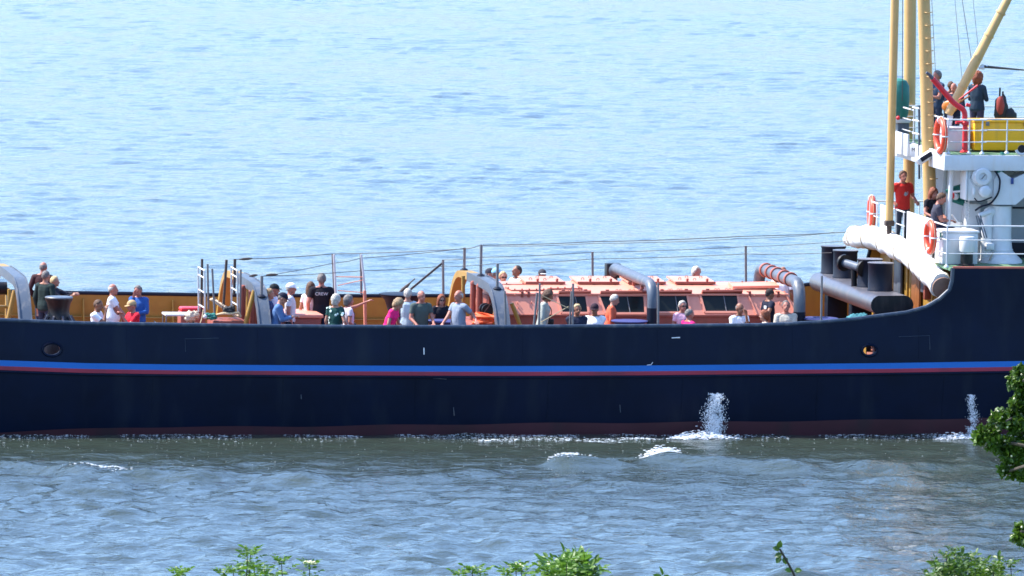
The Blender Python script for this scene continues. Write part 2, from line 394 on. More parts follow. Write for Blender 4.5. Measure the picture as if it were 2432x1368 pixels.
HOLES = [(123, 830, 19, 12.5), (2064, 832, 15, 10.5)]
for hx, hy, ra, rb in HOLES:                             # mooring holes cut through the bulwark
    c = P(hx, hy, -0.06); cut = MB(); ring = MB(); n_ = 28; a_, b_ = ra / 104, rb / 104
    cut.prism([(c.x + a_ * math.cos(2 * math.pi * i / n_), -0.5, c.z + b_ * math.sin(2 * math.pi * i / n_)) for i in range(n_)], (0, 1, 0))
    co = cut.build('cutter', M_HULL, None, smooth=False)
    md = hull.modifiers.new('cut', 'BOOLEAN'); md.object = co; md.operation = 'DIFFERENCE'; md.solver = 'EXACT'
    bpy.context.view_layer.update(); dg = bpy.context.evaluated_depsgraph_get()
    nm = bpy.data.meshes.new_from_object(hull.evaluated_get(dg)); hull.modifiers.clear(); hull.data = nm; bpy.data.objects.remove(co)
    vs = []; fs = []
    for i in range(n_):
        t_ = 2 * math.pi * i / n_; e = Vector((math.cos(t_), 0, math.sin(t_)))
        for (dr, dy) in ((0.0, -0.03), (0.035, -0.05), (0.06, -0.02), (0.06, 0.1), (0.0, 0.1)):
            vs.append(Vector((c.x + (a_ + dr) * e.x, hull_y(c.z, c.x) + dy, c.z + (b_ + dr) * e.z)))
    for i in range(n_):
        for j in range(5): fs.append((i * 5 + j, i * 5 + (j + 1) % 5, ((i + 1) % n_) * 5 + (j + 1) % 5, ((i + 1) % n_) * 5 + j))
    ring.add(vs, fs).build('mooring_hole_rim', M_HULL, ship)
far = solid_strip(MB(), 1).build('far_hull', M_OCHRE, ship, angle=25)
far.data.materials.append(M_HULL)
for p in far.data.polygons:
    if p.normal.y > 0.5: p.material_index = 1
def strip_sheet(name, m, f0, f1, x0=XL, x1=XR, off=0.018):
    rows = []
    for x in [x0 + (x1 - x0) * i / 80 for i in range(81)]:
        a, b_ = f0(x), f1(x); rows.append([Vector((x, hull_y(a + (b_ - a) * q / 3, x) - off, a + (b_ - a) * q / 3)) for q in range(4)])
    return MB().grid(rows).build(name, m, ship, angle=180)
strip_sheet('blue_stripe', M_BLUE, lambda x: strz(x) - 0.135, lambda x: strz(x) - 0.002)
strip_sheet('red_stripe', M_REDS, lambda x: strz(x) - 0.225, lambda x: strz(x) - 0.135)
BT = [P(a, b_, 0.1) for a, b_ in ((-300, 1050), (0, 1026), (300, 1014), (700, 1012), (1200, 1005), (1700, 1001), (2100, 996), (2432, 990), (2800, 984))]
btz = lambda x: float(np.interp(x, [p.x for p in BT], [p.z for p in BT]))
strip_sheet('boot_topping', M_BOOT, lambda x: -0.6, lambda x: btz(x) + 0.015 * math.sin(x * 1.7))
# rubbing strake edge under the stripes and the rail caps
zz_ = lambda x: strz(x) - 0.262
mb = MB(); mb.tube([(x, hull_y(zz_(x), x) - 0.012, zz_(x)) for x in np.linspace(XL, XR, 90)], 0.028, 6); mb.build('rubbing_strake', M_HULL, ship)
for nm_, y_ in (('rail_cap', 0.035), ('far_rail_cap', BEAM - 0.035)):
    pts = [(p.x, y_, p.z + 0.012) for p in RAIL[:-1]] + [(XB, y_, ZBOAT + 0.012)]
    fine = []
    for i in range(len(pts) - 1):
        for k in range(6): fine.append(Vector(pts[i]).lerp(Vector(pts[i + 1]), k / 6))
    fine.append(Vector(pts[-1]))
    MB().tube(fine, 0.05, 8).build(nm_, M_RAILCAP if y_ < 1 else M_NAVY, ship)
MB().tube([(XB, 0.035, ZBOAT + 0.01), (XR, 0.035, ZBOAT + 0.01)], 0.04, 8).build('rail_cap', M_OXIDE, ship)
# weld seams, an old door outline and scuffs on the plating
def seam(pts, r=0.006, m=M_RAILCAP): MB().tube([(p.x, hull_y(p.z, p.x) - 0.002, p.z) for p in [P(a, b_, -0.06) for a, b_ in pts]], r, 5).build('weld_seam', m, ship)
seam([(440, 835), (440, 805), (520, 803)]); seam([(2135, 800), (2208, 797), (2208, 830)])
for a, b_, c_, d_ in ((1007, 826, 1007, 842), (1596, 803, 1616, 802), (1078, 968, 1080, 988), (1473, 962, 1475, 980), (1110, 890, 1116, 890), (715, 937, 716, 948), (1028, 898, 1060, 900)):
    q = [P(a, b_, -0.08), P(c_, d_, -0.08)]
    MB().tube([(p.x, hull_y(p.z, p.x) - 0.002, p.z) for p in q], 0.012 if b_ < 860 else 0.008, 5).build('paint_scuff', M_TAPE if b_ < 860 else M_ARCH, ship)
pp = [P(a, b_, -0.1) for a, b_ in ((1536, 867), (1546, 866), (1550, 860))]
MB().tube([(p.x, hull_y(p.z, p.x) - 0.004, p.z) for p in pp], 0.008, 5).build('paint_scuff', M_TAPE, ship)
# plate butts: faint vertical weld lines on the side
for px in (300, 610, 925, 1240, 1560, 1880, 2180):
    x = P(px, 840, 0).x
    MB().tube([(x, hull_y(z, x) - 0.0005, z) for z in np.linspace(strz(x) + 0.02, railz(x) - 0.05, 6)], 0.005, 5).build('weld_seam', M_HULL, ship)
    MB().tube([(x + 0.6, hull_y(z, x) - 0.0005, z) for z in np.linspace(0.35, strz(x) - 0.3, 8)], 0.005, 5).build('weld_seam', M_HULL, ship)
# decks
mb = MB(); mb.grid([[Vector((x, 0.0, deckz(x))), Vector((x, BEAM / 2, deckz(x) + 0.05)), Vector((x, BEAM, deckz(x)))] for x in np.linspace(XL, XB + 0.3, 40)])
mb.build('main_deck', M_DECK, ship, angle=180)
# bulwark stiffeners: plates standing inside the far side and the near side
for i in range(16):
    x = P(195, 740, BEAM).x + 2.13 * i
    if x > XB: break
    zr = railz(x)
    mb = MB(); mb.prism([(x, BEAM - 0.04, deckz(x)), (x, BEAM - 0.42, deckz(x)), (x, BEAM - 0.14, zr - 0.12), (x, BEAM - 0.04, zr - 0.12)], (0.02, 0, 0)); mb.build('bulwark_stay', M_OCHRE, ship, smooth=False)
    mb = MB(); mb.prism([(x, 0.07, deckz(x)), (x, 0.42, deckz(x)), (x, 0.14, zr - 0.12), (x, 0.07, zr - 0.12)], (0.02, 0, 0)); mb.build('bulwark_stay', M_OCHRE, ship, smooth=False)
MB().tube([(x, BEAM - 0.06, railz(x) - 0.55) for x in np.linspace(XL, XB - 2, 40)], 0.02, 6).build('bulwark_stringer', M_OCHRE, ship)

# ------------------------------------------------------------------ ship: boat deck, bulkhead and bridge
def part(mb_, name, m, parent=ship, **k): return mb_.build(name, m, parent, **k)
XK = XB + 0.12                                           # after face of the house
mb = MB(); mb.box(((XK + XR) / 2 + 0.05, BEAM / 2, (deckz(XK) + ZBOAT - 0.06) / 2), (XR - XK - 0.1, BEAM - 0.2, ZBOAT - 0.06 - deckz(XK)))
house = part(mb, 'deckhouse_wall', M_OCHRE, smooth=False)
mb = MB(); mb.box(((XK + XR) / 2 - 0.08, BEAM / 2, ZBOAT - 0.03), (XR - XK + 0.2, BEAM - 0.1, 0.056)); part(mb, 'boat_deck', M_GREEN, smooth=False)
mb = MB(); mb.bevbox((XK - 0.02, BEAM / 2, deckz(XK) + 0.6), (0.25, BEAM - 0.3, 0.12), 0.03); part(mb, 'bulkhead_ledge', M_OCHRE, house)
for y_ in (1.2, 2.6, 5.2, 7.0):
    mb = MB(); mb.bevbox((XK + 0.03, y_, (deckz(XK) + ZBOAT) / 2), (0.06, 0.07, ZBOAT - deckz(XK) - 0.2), 0.01); part(mb, 'bulkhead_stiffener', M_OCHRE, house)
mb = MB(); mb.bevbox((XK + 0.03, 4.3, deckz(XK) + 1.3), (0.07, 0.8, 1.9), 0.03); d_ = part(mb, 'wooden_door', M_DOORW, house)
mb = MB(); mb.bevbox((XK + 0.03, 6.2, deckz(XK) + 1.4), (0.07, 0.7, 1.7), 0.03); part(mb, 'grey_door', M_ARCH, house)
mb = MB(); mb.bevbox((XK - 0.04, 2.9, deckz(XK) + 1.62), (0.16, 0.16, 0.5), 0.03); part(mb, 'fire_extinguisher_box', M_OXIDE, house)
mb = MB(); mb.bevbox((XK - 0.01, 3.3, deckz(XK) + 1.75), (0.1, 0.45, 0.5), 0.03); part(mb, 'locker', M_ARCH, house)

# railing round the boat deck
ZR1 = P(2300, 537, 0.35).z
xrail = P(2250, 540, 0.35).x
def rail_run(name, pts, levels, r=0.013, post_at=None, m=M_WHITE, zfloor=None, parent=ship, rtop=0.019):
    """a run of guard rail: one object per bar and per post"""
    for i, dz in enumerate(levels):
        mb_ = MB(); mb_.tube([(p[0], p[1], zfloor + dz) for p in pts], rtop if i == 0 else r, 8); part(mb_, 'guard_rail_bar', m, parent)
    for p in (post_at or pts):
        mb_ = MB(); mb_.tube([(p[0], p[1], zfloor), (p[0], p[1], zfloor + levels[0])], 0.017, 8); mb_.lathe((p[0], p[1], zfloor), [(0.06, 0), (0.06, 0.02), (0.03, 0.06)], 10); part(mb_, 'guard_rail_post', m, parent)
LV = (ZR1 - ZBOAT, (ZR1 - ZBOAT) * 0.66, (ZR1 - ZBOAT) * 0.33)
rail_run('a', [(xrail, 0.35), (XR, 0.35)], LV, post_at=[(xrail, 0.35), (xrail + 3.1, 0.35), (xrail + 6.2, 0.35)], zfloor=ZBOAT)
rail_run('b', [(xrail, 0.35), (xrail - 0.02, 2.0)], LV, post_at=[(xrail - 0.02, 1.9)], zfloor=ZBOAT)
rail_run('c', [(xrail - 0.02, 4.6), (xrail - 0.02, 6.1)], LV, post_at=[(xrail - 0.02, 4.7), (xrail - 0.02, 5.5), (xrail - 0.02, 6.1)], zfloor=ZBOAT)
rail_run('d', [(xrail - 0.02, 7.4), (xrail - 0.02, BEAM - 0.3), (XR, BEAM - 0.3)], LV, post_at=[(xrail - 0.02, 7.5), (xrail - 0.02, BEAM - 0.3), (xrail + 1.2, BEAM - 0.3), (xrail + 3, BEAM - 0.3)], zfloor=ZBOAT)
# white spray boards on the after edge
mb = MB(); mb.bevbox((xrail + 0.04, 3.3, ZBOAT + 0.50), (0.05, 2.5, 0.98), 0.015); part(mb, 'spray_board', M_WHITE)
mb = MB(); mb.bevbox((xrail + 0.04, 6.9, ZBOAT + 0.50), (0.05, 0.9, 0.9), 0.015); part(mb, 'spray_board', M_WHITE)
mb = MB(); mb.bevbox((xrail + 0.5, 1.5, ZBOAT + 0.37), (0.85, 0.75, 0.74), 0.03); lk = part(mb, 'deck_locker', M_WHITE)
mb = MB(); mb.bevbox((xrail + 0.5, 1.5, ZBOAT + 0.765), (0.9, 0.8, 0.05), 0.015); part(mb, 'locker_lid', M_WHITE, lk)
mb = MB(); mb.bevbox((xrail + 0.03, 1.15, ZBOAT + 0.66), (0.02, 0.14, 0.16), 0.005); part(mb, 'green_sign', mat('sign_green', (0.02, 0.2, 0.12), 0.5), lk)

# wheelhouse walls under the upper deck
XW = P(2292, 470, 3.4).x
ZUP = P(2280, 367, 1.6).z                                # upper (monkey) deck
mb = MB(); mb.box(((XW + XR) / 2, 5.2, (ZBOAT + ZUP - 0.3) / 2), (XR - XW, 3.6, ZUP - 0.3 - ZBOAT)); wh = part(mb, 'wheelhouse_wall', M_SHADEWHITE, smooth=False)
mb = MB(); mb.box((P(2424, 590, 3.3).x, 3.38, P(2424, 598, 3.3).z), (0.5, 0.08, 0.42)); part(mb, 'dark_opening', M_NAVY, wh, smooth=False)
mb = MB(); mb.bevbox((P(2424, 494, 3.3).x, 3.38, P(2424, 494, 3.3).z), (0.35, 0.04, 0.04), 0.01); part(mb, 'grab_bar', M_NAVY, wh)
xup = P(2250, 368, 1.6).x
mb = MB(); mb.box(((xup + XR) / 2, 4.3, ZUP - 0.02), (XR - xup, 5.4, 0.04)); part(mb, 'upper_deck', M_GREEN, smooth=False)
mb = MB(); mb.bevbox(((xup + XR) / 2 - 0.03, 1.57, ZUP - 0.19), (XR - xup + 0.1, 0.06, 0.36), 0.01); part(mb, 'upper_deck_fascia', M_WHITE)
mb = MB(); mb.bevbox((xup - 0.04, 4.33, ZUP - 0.17), (0.06, 5.44, 0.42), 0.01); part(mb, 'upper_deck_fascia', M_WHITE)
mb = MB(); mb.box(((xup + XR) / 2 + 0.05, 4.3, ZUP - 0.33), (XR - xup - 0.1, 5.2, 0.03)); part(mb, 'upper_deck_soffit', M_WHITE, smooth=False)
for px_, t_ in ((2247, 3.3), (2262, 2.2)):
    q = P(px_, 400, t_); mb = MB(); mb.tube([(q.x, t_, ZUP - 0.3), (q.x - 0.12, t_, ZBOAT)], 0.055, 10); part(mb, 'deck_pillar', M_WHITE)
# nameboard on the after side of the upper deck
q = P(2182, 365, 6.0)
mb = MB(); mb.bevbox((xup - 0.14, 5.75, ZUP - 0.02), (0.05, 1.5, 0.52), 0.01); nb = part(mb, 'nameboard', M_WHITE)
mb = MB(); qn = P(2175, 358, 4.6); mb.bevbox(qn, (0.30, 0.03, 0.30), 0.008, rz=R(-28)); nb2 = part(mb, 'nameboard', M_WHITE)
cu = bpy.data.curves.new('lettering', 'FONT'); cu.body = 'M.S.'; cu.size = 0.12; cu.extrude = 0.004; cu.align_x = 'CENTER'; cu.align_y = 'CENTER'
to = bpy.data.objects.new('tmp_text', cu); col.objects.link(to); bpy.context.view_layer.update()
tm = bpy.data.meshes.new_from_object(to.evaluated_get(bpy.context.evaluated_depsgraph_get())); bpy.data.objects.remove(to); tm.materials.append(M_NAVY)
lo = bpy.data.objects.new('lettering', tm); col.objects.link(lo); lo.parent = nb2; lo.location = qn - ship.location + Vector((-math.sin(R(28)) * 0.019, -math.cos(R(28)) * 0.019, 0.02)); lo.rotation_euler = (R(90), 0, R(-28))
LVU = (0.80, 0.55, 0.28)
XU2 = P(2345, 285, 1.7).x
rail_run('u', [(xup + 0.05, 1.75), (XU2, 1.75)], LVU, post_at=[(xup + 0.05, 1.75), (xup + 0.55, 1.75), (XU2 - 0.1, 1.75)], zfloor=ZUP)
rail_run('u', [(XU2 - 0.1, 2.0), (XR, 2.0)], LVU, post_at=[(XU2 + 0.55, 2.0), (XU2 + 2.0, 2.0)], zfloor=ZUP)
rail_run('u', [(xup + 0.05, 1.75), (xup + 0.03, 4.2)], LVU, post_at=[(xup + 0.03, 3.4)], zfloor=ZUP)
rail_run('u', [(xup + 0.03, 5.2), (xup + 0.03, 6.9), (XR, 6.9)], LVU, post_at=[(xup + 0.03, 5.2), (xup + 0.03, 6.9), (xup + 1.3, 6.9), (xup + 2.6, 6.9)], zfloor=ZUP)

# tripod mast and boom
mast = MB()
def pole(name, a, b_, r0, r1, rung=0, rung_side=1, parent=ship, wires=True):
    mb_ = MB(); mb_.tube([a, a.lerp(b_, .5), b_], [r0, (r0 + r1) / 2, r1], 20); po = part(mb_, name, M_MAST, parent)
    if rung:
        d = (b_ - a); L = d.length; k = 0; s_ = 0.35
        while s_ < L - 0.2:
            c = a + d * (s_ / L); mm = MB()
            mm.tube(arc_pts([c + Vector((-0.02, -r0 * 0.85, 0)), c + Vector((0.0, -r0 - 0.08, 0.0)), c + Vector((r0 * 1.05, -r0 * 0.75 - 0.05, 0.01)), c + Vector((r0 * 1.1, -r0 * 0.3, 0.01))], 0.03, 3), 0.011, 6)
            part(mm, 'rung', M_MAST, po); s_ += rung
    return po
m1a, m1b = P(2112, 528, 5.6), P(2127, -60, 5.6)
pole('mast_leg', m1a, m1b, 0.092, 0.100)
m2a, m2b = P(2158, 592, 7.1), P(2162, -60, 7.1)
pole('mast_leg', m2a, m2b, 0.135, 0.148)
m3a, m3b = P(2210, 520, 3.3), P(2192, -60, 3.3)
pole('mast_leg', m3a, m3b, 0.155, 0.145, 0.30)
mb = MB(); mb.bevbox((m1a.x, m1a.y, m1a.z - 0.02), (0.22, 0.22, 0.14), 0.03); mb.lathe((m1a.x, m1a.y, m1a.z - 0.14), [(0.05, 0), (0.05, 0.1)], 10); mb.tube([(m1a.x, m1a.y, m1a.z - 0.1), (m1a.x, m1a.y, ZBOAT)], 0.06, 10); part(mb, 'mast_foot', M_CHAIN)
ba, bb = P(2252, 272, 3.0), P(2408, -30, 3.0)
mb = MB(); mb.tube([ba, ba.lerp(bb, .4), bb], [0.10, 0.118, 0.09], 18); bo = part(mb, 'cargo_boom', M_MAST)
mb = MB(); mb.tube([ba + Vector((0.05, 0, -0.02)), (ba.x - 0.05, 3.0, ZUP)], 0.07, 10); part(mb, 'boom_crutch', M_WHITE)
for k_ in (0.22, 0.45, 0.62, 0.8):
    c = ba.lerp(bb, k_); d = (bb - ba).normalized(); mb = MB(); mb.lathe(c, [(0.125, -0.02), (0.125, 0.02)], 16, axis=d); part(mb, 'boom_band', M_MAST, bo)
# halyards
for (x0, y0, x1, y1, t_, r_) in ((2212, -20, 2222, 175, 3.6, 0.006), (2266, -20, 2286, 200, 4.5, 0.005), (2282, -20, 2310, 160, 3.4, 0.007), (2309, -20, 2325, 130, 3.4, 0.005), (2144, -20, 2143, 240, 5.3, 0.009), (2196, 60, 2188, 420, 4.8, 0.006), (2068, 550, 2078, 478, 8.0, 0.008), (2437, 425, 2380, 392, 2.6, 0.008)):
    mb = MB(); mb.tube([P(x0, y0, t_), P(x1, y1, t_)], r_, 6); part(mb, 'halyard', M_WIRE if t_ != 8.0 else M_TARP)
mb = MB(); a = P(2337, 158, 3.0); mb.tube([a, P(2358, 160, 3.0), P(2440, 167, 3.0)], [0.035, 0.03, 0.014], 8); part(mb, 'stay_wire', M_WIRE)
mb = MB(); mb.tube([P(2325, 162, 3.0), P(2345, 157, 3.0)], 0.03, 8); mb.torus(P(2334, 159, 3.0), 0.05, 0.018, 'Y', 14, 6); part(mb, 'stay_shackle', M_ALU)
# bright bits about the mast: ladder between the poles
for y_ in (255, 285, 316):
    mb = MB(); mb.tube([P(2168, y_, 4.4), P(2183, y_ + 3, 4.0)], 0.022, 8); part(mb, 'mast_step', M_WHITE)
mb = MB(); mb.tube([P(2183, 250, 4.2), P(2183, 425, 4.2)], 0.028, 8); part(mb, 'mast_ladder_rail', M_ARCH)

# lamps etc on brackets
mb = MB(); q = P(2196, 374, 3.0); mb.bevbox(q, (0.42, 0.3, 0.16), 0.03, ry=R(-32)); fl = part(mb, 'floodlight', M_WHITE)
mb = MB(); mb.bevbox(P(2200, 372, 2.82), (0.30, 0.03, 0.11), 0.01, ry=R(-32)); part(mb, 'floodlight_glass', M_NAVY, fl)

# ------------------------------------------------------------------ towing arches across the after deck
def arch_box(foot, bend_t, bend_z, wd=0.27, ht=0.16, far_ochre=True, t0=0.45):
    """a trapezoid of box section from side to side"""
    x = P(foot[0], foot[1], t0).x
    t1 = BEAM - t0; dz = deckz(x)
    pts = arc_pts([(x, t0, dz), (x, bend_t, bend_z), (x, BEAM / 2, bend_z + 0.05), (x, BEAM - bend_t, bend_z), (x, t1, dz)], 0.75, 8)
    near = [p for p in pts if p.y < BEAM / 2 + 1.4]; farp = [p for p in pts if p.y >= near[-1].y - 1e-6]
    a = part(MB().bar(near, wd, ht, (1, 0, 0)), 'towing_arch', M_ARCH, smooth=True, angle=30)
    part(MB().bar(farp, wd * 0.98, ht * 0.98, (1, 0, 0)), 'towing_arch_leg', M_OCHRE, a, smooth=True, angle=30)
    # flanges: light edges
    for s_ in (-1, 1):
        part(MB().bar([Vector((p.x + s_ * wd * 0.5, p.y, p.z)) for p in near], 0.02, ht + 0.05, (1, 0, 0)), 'arch_flange', M_ARCH, a, smooth=True, angle=30)
    return a, x, pts
A1 = arch_box((70, 763), 1.75, P(30, 672, 1.75).z)
A2 = arch_box((640, 775), 1.75, P(615, 686, 1.75).z - 0.02, 0.26)
A3 = arch_box((1208, 776), 1.75, P(1183, 686, 1.75).z - 0.02, 0.30)
# ochre raking stays
def stay(a, b_, r=0.05, m=M_OCHRE, name='raking_stay'): part(MB().tube([a, b_], r, 10), name, m)
stay(P(35, 690, 2.5), P(12, 790, 2.5), 0.055); stay(P(604, 690, 1.9), P(575, 800, 1.9), 0.055)
stay(P(616, 700, 2.6), P(618, 800, 2.6), 0.05); stay(P(588, 680, 4.5), P(588, 790, 4.5), 0.045)
stay(P(1175, 700, 2.4), P(1177, 800, 2.4), 0.045); stay(P(1215, 720, 2.0), P(1242, 790, 2.0), 0.05); stay(P(1100, 655, 4.6), P(1100, 760, 4.6), 0.045)
mb = MB(); q = P(1177, 765, 2.4); mb.bevbox(q, (0.24, 0.2, 0.12), 0.02); part(mb, 'stay_foot', M_OCHRE)
# stanchions on top of the arches, in sockets
def stanchion(a, b_, r=0.026, m=M_GREY, name='stanchion', cap=True):
    mb_ = MB(); mb_.tube([a, b_], r, 10); o = part(mb_, name, m); return o
def arch_top(A, px):                                     # the arch's own height where it passes px
    x = A[1]; best = min(A[2], key=lambda p: abs(proj(p)[0] - px) + (0 if p.z > 2.9 else 50)); return best
for A, px, ytop in ((A2, 622, 655), (A3, 1103, 588), (A3, 1141, 581), (A3, 1181, 626)):
    p = arch_top(A, px); top = P(px, ytop, p.y)
    stanchion(Vector((p.x, p.y, p.z)), Vector((p.x, p.y, top.z)), 0.034)
    part(MB().lathe((p.x, p.y, p.z + 0.06), [(0.10, 0), (0.10, 0.03), (0.05, 0.07)], 12), 'stanchion_socket', M_NAVY)
# round pipe arches over the house
def arch_pipe(foot, bend_t, top_t, ztop, r, tf):
    x = P(foot[0], foot[1], bend_t).x
    return x, arc_pts([(x, bend_t, deckz(x)), (x, bend_t, ztop), (x, top_t, ztop + 0.02), (x, top_t, deckz(x))], 0.5, 8)
xp, pp = arch_pipe((1549, 768), 1.35, 6.2, P(1549, 690, 1.35).z + 0.14, 0.12, 0)
ap = part(MB().tube(pp, 0.125, 16), 'pipe_arch', M_ARCH)
part(MB().tube([q for q in pp if q.z < pp[0].z + 1.3 and q.y < 2] + [Vector((xp, 1.35, deckz(xp) + 1.35))], 0.130, 16), 'pipe_arch_sleeve', M_NAVY, ap)
part(MB().bevbox((xp, 6.15, pp[12].z - 0.05), (0.34, 0.3, 0.34), 0.02), 'arch_saddle', M_BLACK, ap)
xe, pe = arch_pipe((1898, 768), 1.5, 6.0, P(1893, 686, 1.5).z + 0.12, 0.13, 0)
ae = part(MB().tube(pe, 0.14, 16), 'pipe_arch', M_ARCH)
part(MB().tube([Vector((xe, 1.5, deckz(xe))), Vector((xe, 1.5, deckz(xe) + 1.2))], 0.146, 16), 'pipe_arch_sleeve', M_NAVY, ae)
for t_ in (2.5, 3.2, 4.0, 4.6, 5.2):
    part(MB().lathe((xe, t_, pe[10].z), [(0.165, -0.06), (0.175, -0.03), (0.175, 0.03), (0.165, 0.06)], 16, axis='Y'), 'arch_clamp', M_OXIDE, ae)
for t_ in (2.6, 3.6):
    part(MB().bevbox((xp, t_, pp[10].z - 0.16), (0.07, 0.1, 0.14), 0.01), 'arch_saddle', M_OXIDE, ap)

# ------------------------------------------------------------------ salmon engine-room house with skylights
TN, TF = 2.95, 5.75                                     # near and far walls at the eaves
xe0 = P(1188, 697, TN).x; xe1 = P(1868, 690, TN).x
ZE = P(1500, 697, TN).z; ZK = P(1500, 748, TN - 0.30).z  # eave and knuckle
engine = thing('engine_house', (xe0 + 3.4, (TN + TF) / 2, deckz(0)), 'long low salmon orange deckhouse with slanted windows and roof hatches', 'deckhouse')
zd = deckz(0)
def EP(mb_, name, m, parent=engine, **k): return mb_.build(name, m, parent, **k)
# lower coaming: the shade on this lower wall is put into its darker red
x0b, x1b = xe0 - 0.12, xe1 + 0.34
mb = MB(); mb.prism([(x0b, TN - 0.31, zd), (x1b, TN - 0.31, zd), (x1b, TF + 0.31, zd), (x0b, TF + 0.31, zd)], (0, 0, ZK - zd)); EP(mb, 'coaming', M_OXIDE, smooth=False)
part_l = MB(); part_l.bevbox(((x0b + x1b) / 2, TN - 0.32, ZK - 0.015), (x1b - x0b + 0.06, 0.08, 0.05), 0.01); EP(part_l, 'ledge', M_OXIDE)
# sloping side walls, end walls, roof
wall = MB(); e0, e1 = xe0, xe1
V = lambda x, y, z: Vector((x, y, z))
wall.add([V(x0b, TN - 0.30, ZK), V(x1b, TN - 0.30, ZK), V(e1, TN, ZE), V(e0, TN, ZE), V(x0b, TF + 0.30, ZK), V(x1b, TF + 0.30, ZK), V(e1, TF, ZE), V(e0, TF, ZE)], [(0, 1, 2, 3), (5, 4, 7, 6), (4, 0, 3, 7), (1, 5, 6, 2), (3, 2, 6, 7), (0, 4, 5, 1)])
house_wall = EP(wall, 'sloping_wall', M_SALMON, smooth=False)
TR0, TR1 = TN + 0.95, TF - 0.95
ZRF = P(1500, 676, TR0).z
roof = MB()
rv = [V(e0 - 0.05, TN - 0.06, ZE + 0.0), V(e1 + 0.05, TN - 0.06, ZE), V(e1 - 0.28, TR0, ZRF), V(e0 + 0.1, TR0, ZRF), V(e0 - 0.05, TF + 0.06, ZE), V(e1 + 0.05, TF + 0.06, ZE), V(e1 - 0.28, TR1, ZRF), V(e0 + 0.1, TR1, ZRF)]
roof.add(rv + [v - Vector((0, 0, 0.035)) for v in (rv[0], rv[1], rv[5], rv[4])], [(0, 1, 2, 3), (5, 4, 7, 6), (3, 2, 6, 7), (4, 0, 3, 7), (1, 5, 6, 2), (8, 9, 1, 0), (9, 10, 5, 1), (10, 11, 4, 5), (11, 8, 0, 4), (11, 10, 9, 8)])
roof_o = EP(roof, 'roof', M_SALMON, smooth=False)
def on_wall(px, py, out=0.0):                           # a point on the sloping near wall
    t_ = TN - 0.09
    for _ in range(6):
        q = P(px, py, t_); t_ = TN - 0.30 * (ZE - q.z) / (ZE - ZK)
    nrm = Vector((0, -(ZE - ZK), 0.30)).normalized(); return P(px, py, t_) + nrm * out
WNRM = Vector((0, -(ZE - ZK), 0.30)).normalized()
WIN = [((1322, 702), (1392, 702), (1398, 744), (1334, 744)), ((1421, 702), (1530, 702), (1533, 745), (1438, 745)), ((1556, 701), (1632, 701), (1640, 743), (1562, 743)), ((1662, 700), (1752, 700), (1757, 742), (1674, 742))]
for wn_ in WIN:
    q = [on_wall(*c) for c in wn_]
    mb = MB(); mb.prism([a - WNRM * 0.012 for a in q], WNRM * 0.02)
    wo = EP(mb, 'window', M_GLASS, smooth=False)
    fr = MB()
    for i in range(4): fr.bar([q[i] + WNRM * 0.012, q[(i + 1) % 4] + WNRM * 0.012], 0.05, 0.028, WNRM.cross((q[(i + 1) % 4] - q[i])).normalized())
    EP(fr, 'window_frame', M_SALMON, wo, smooth=False)
    mid = MB(); mx0 = on_wall((wn_[0][0] * 0.38 + wn_[1][0] * 0.62), wn_[0][1], 0.016); mx1 = on_wall((wn_[3][0] * 0.38 + wn_[2][0] * 0.62), wn_[3][1], 0.016); mid.tube([mx0, mx1], 0.011, 6); EP(mid, 'window_bar', M_GREY, wo)
    hd = MB(); h0 = on_wall(wn_[0][0] + 4, wn_[0][1] - 4, 0.05); h1 = on_wall(wn_[1][0] + 10, wn_[1][1] - 5, 0.05)
    hd.bar([h0, h1], 0.13, 0.045, WNRM); EP(hd, 'window_hood', M_OXIDE, smooth=False)
    for u in (0.15, 0.85):
        hh = MB(); c = h0.lerp(h1, u); hh.bevbox(c + Vector((0, 0.04, 0.05)), (0.08, 0.07, 0.05), 0.01); EP(hh, 'hood_hinge', M_OXIDE)
    for u in (0.35, 0.42, 0.62, 0.7):
        hh = MB(); c = h0.lerp(h1, u); hh.torus(c + Vector((0, 0.06, 0.05)), 0.025, 0.007, 'Y', 10, 5); EP(hh, 'lashing_eye', M_OXIDE)
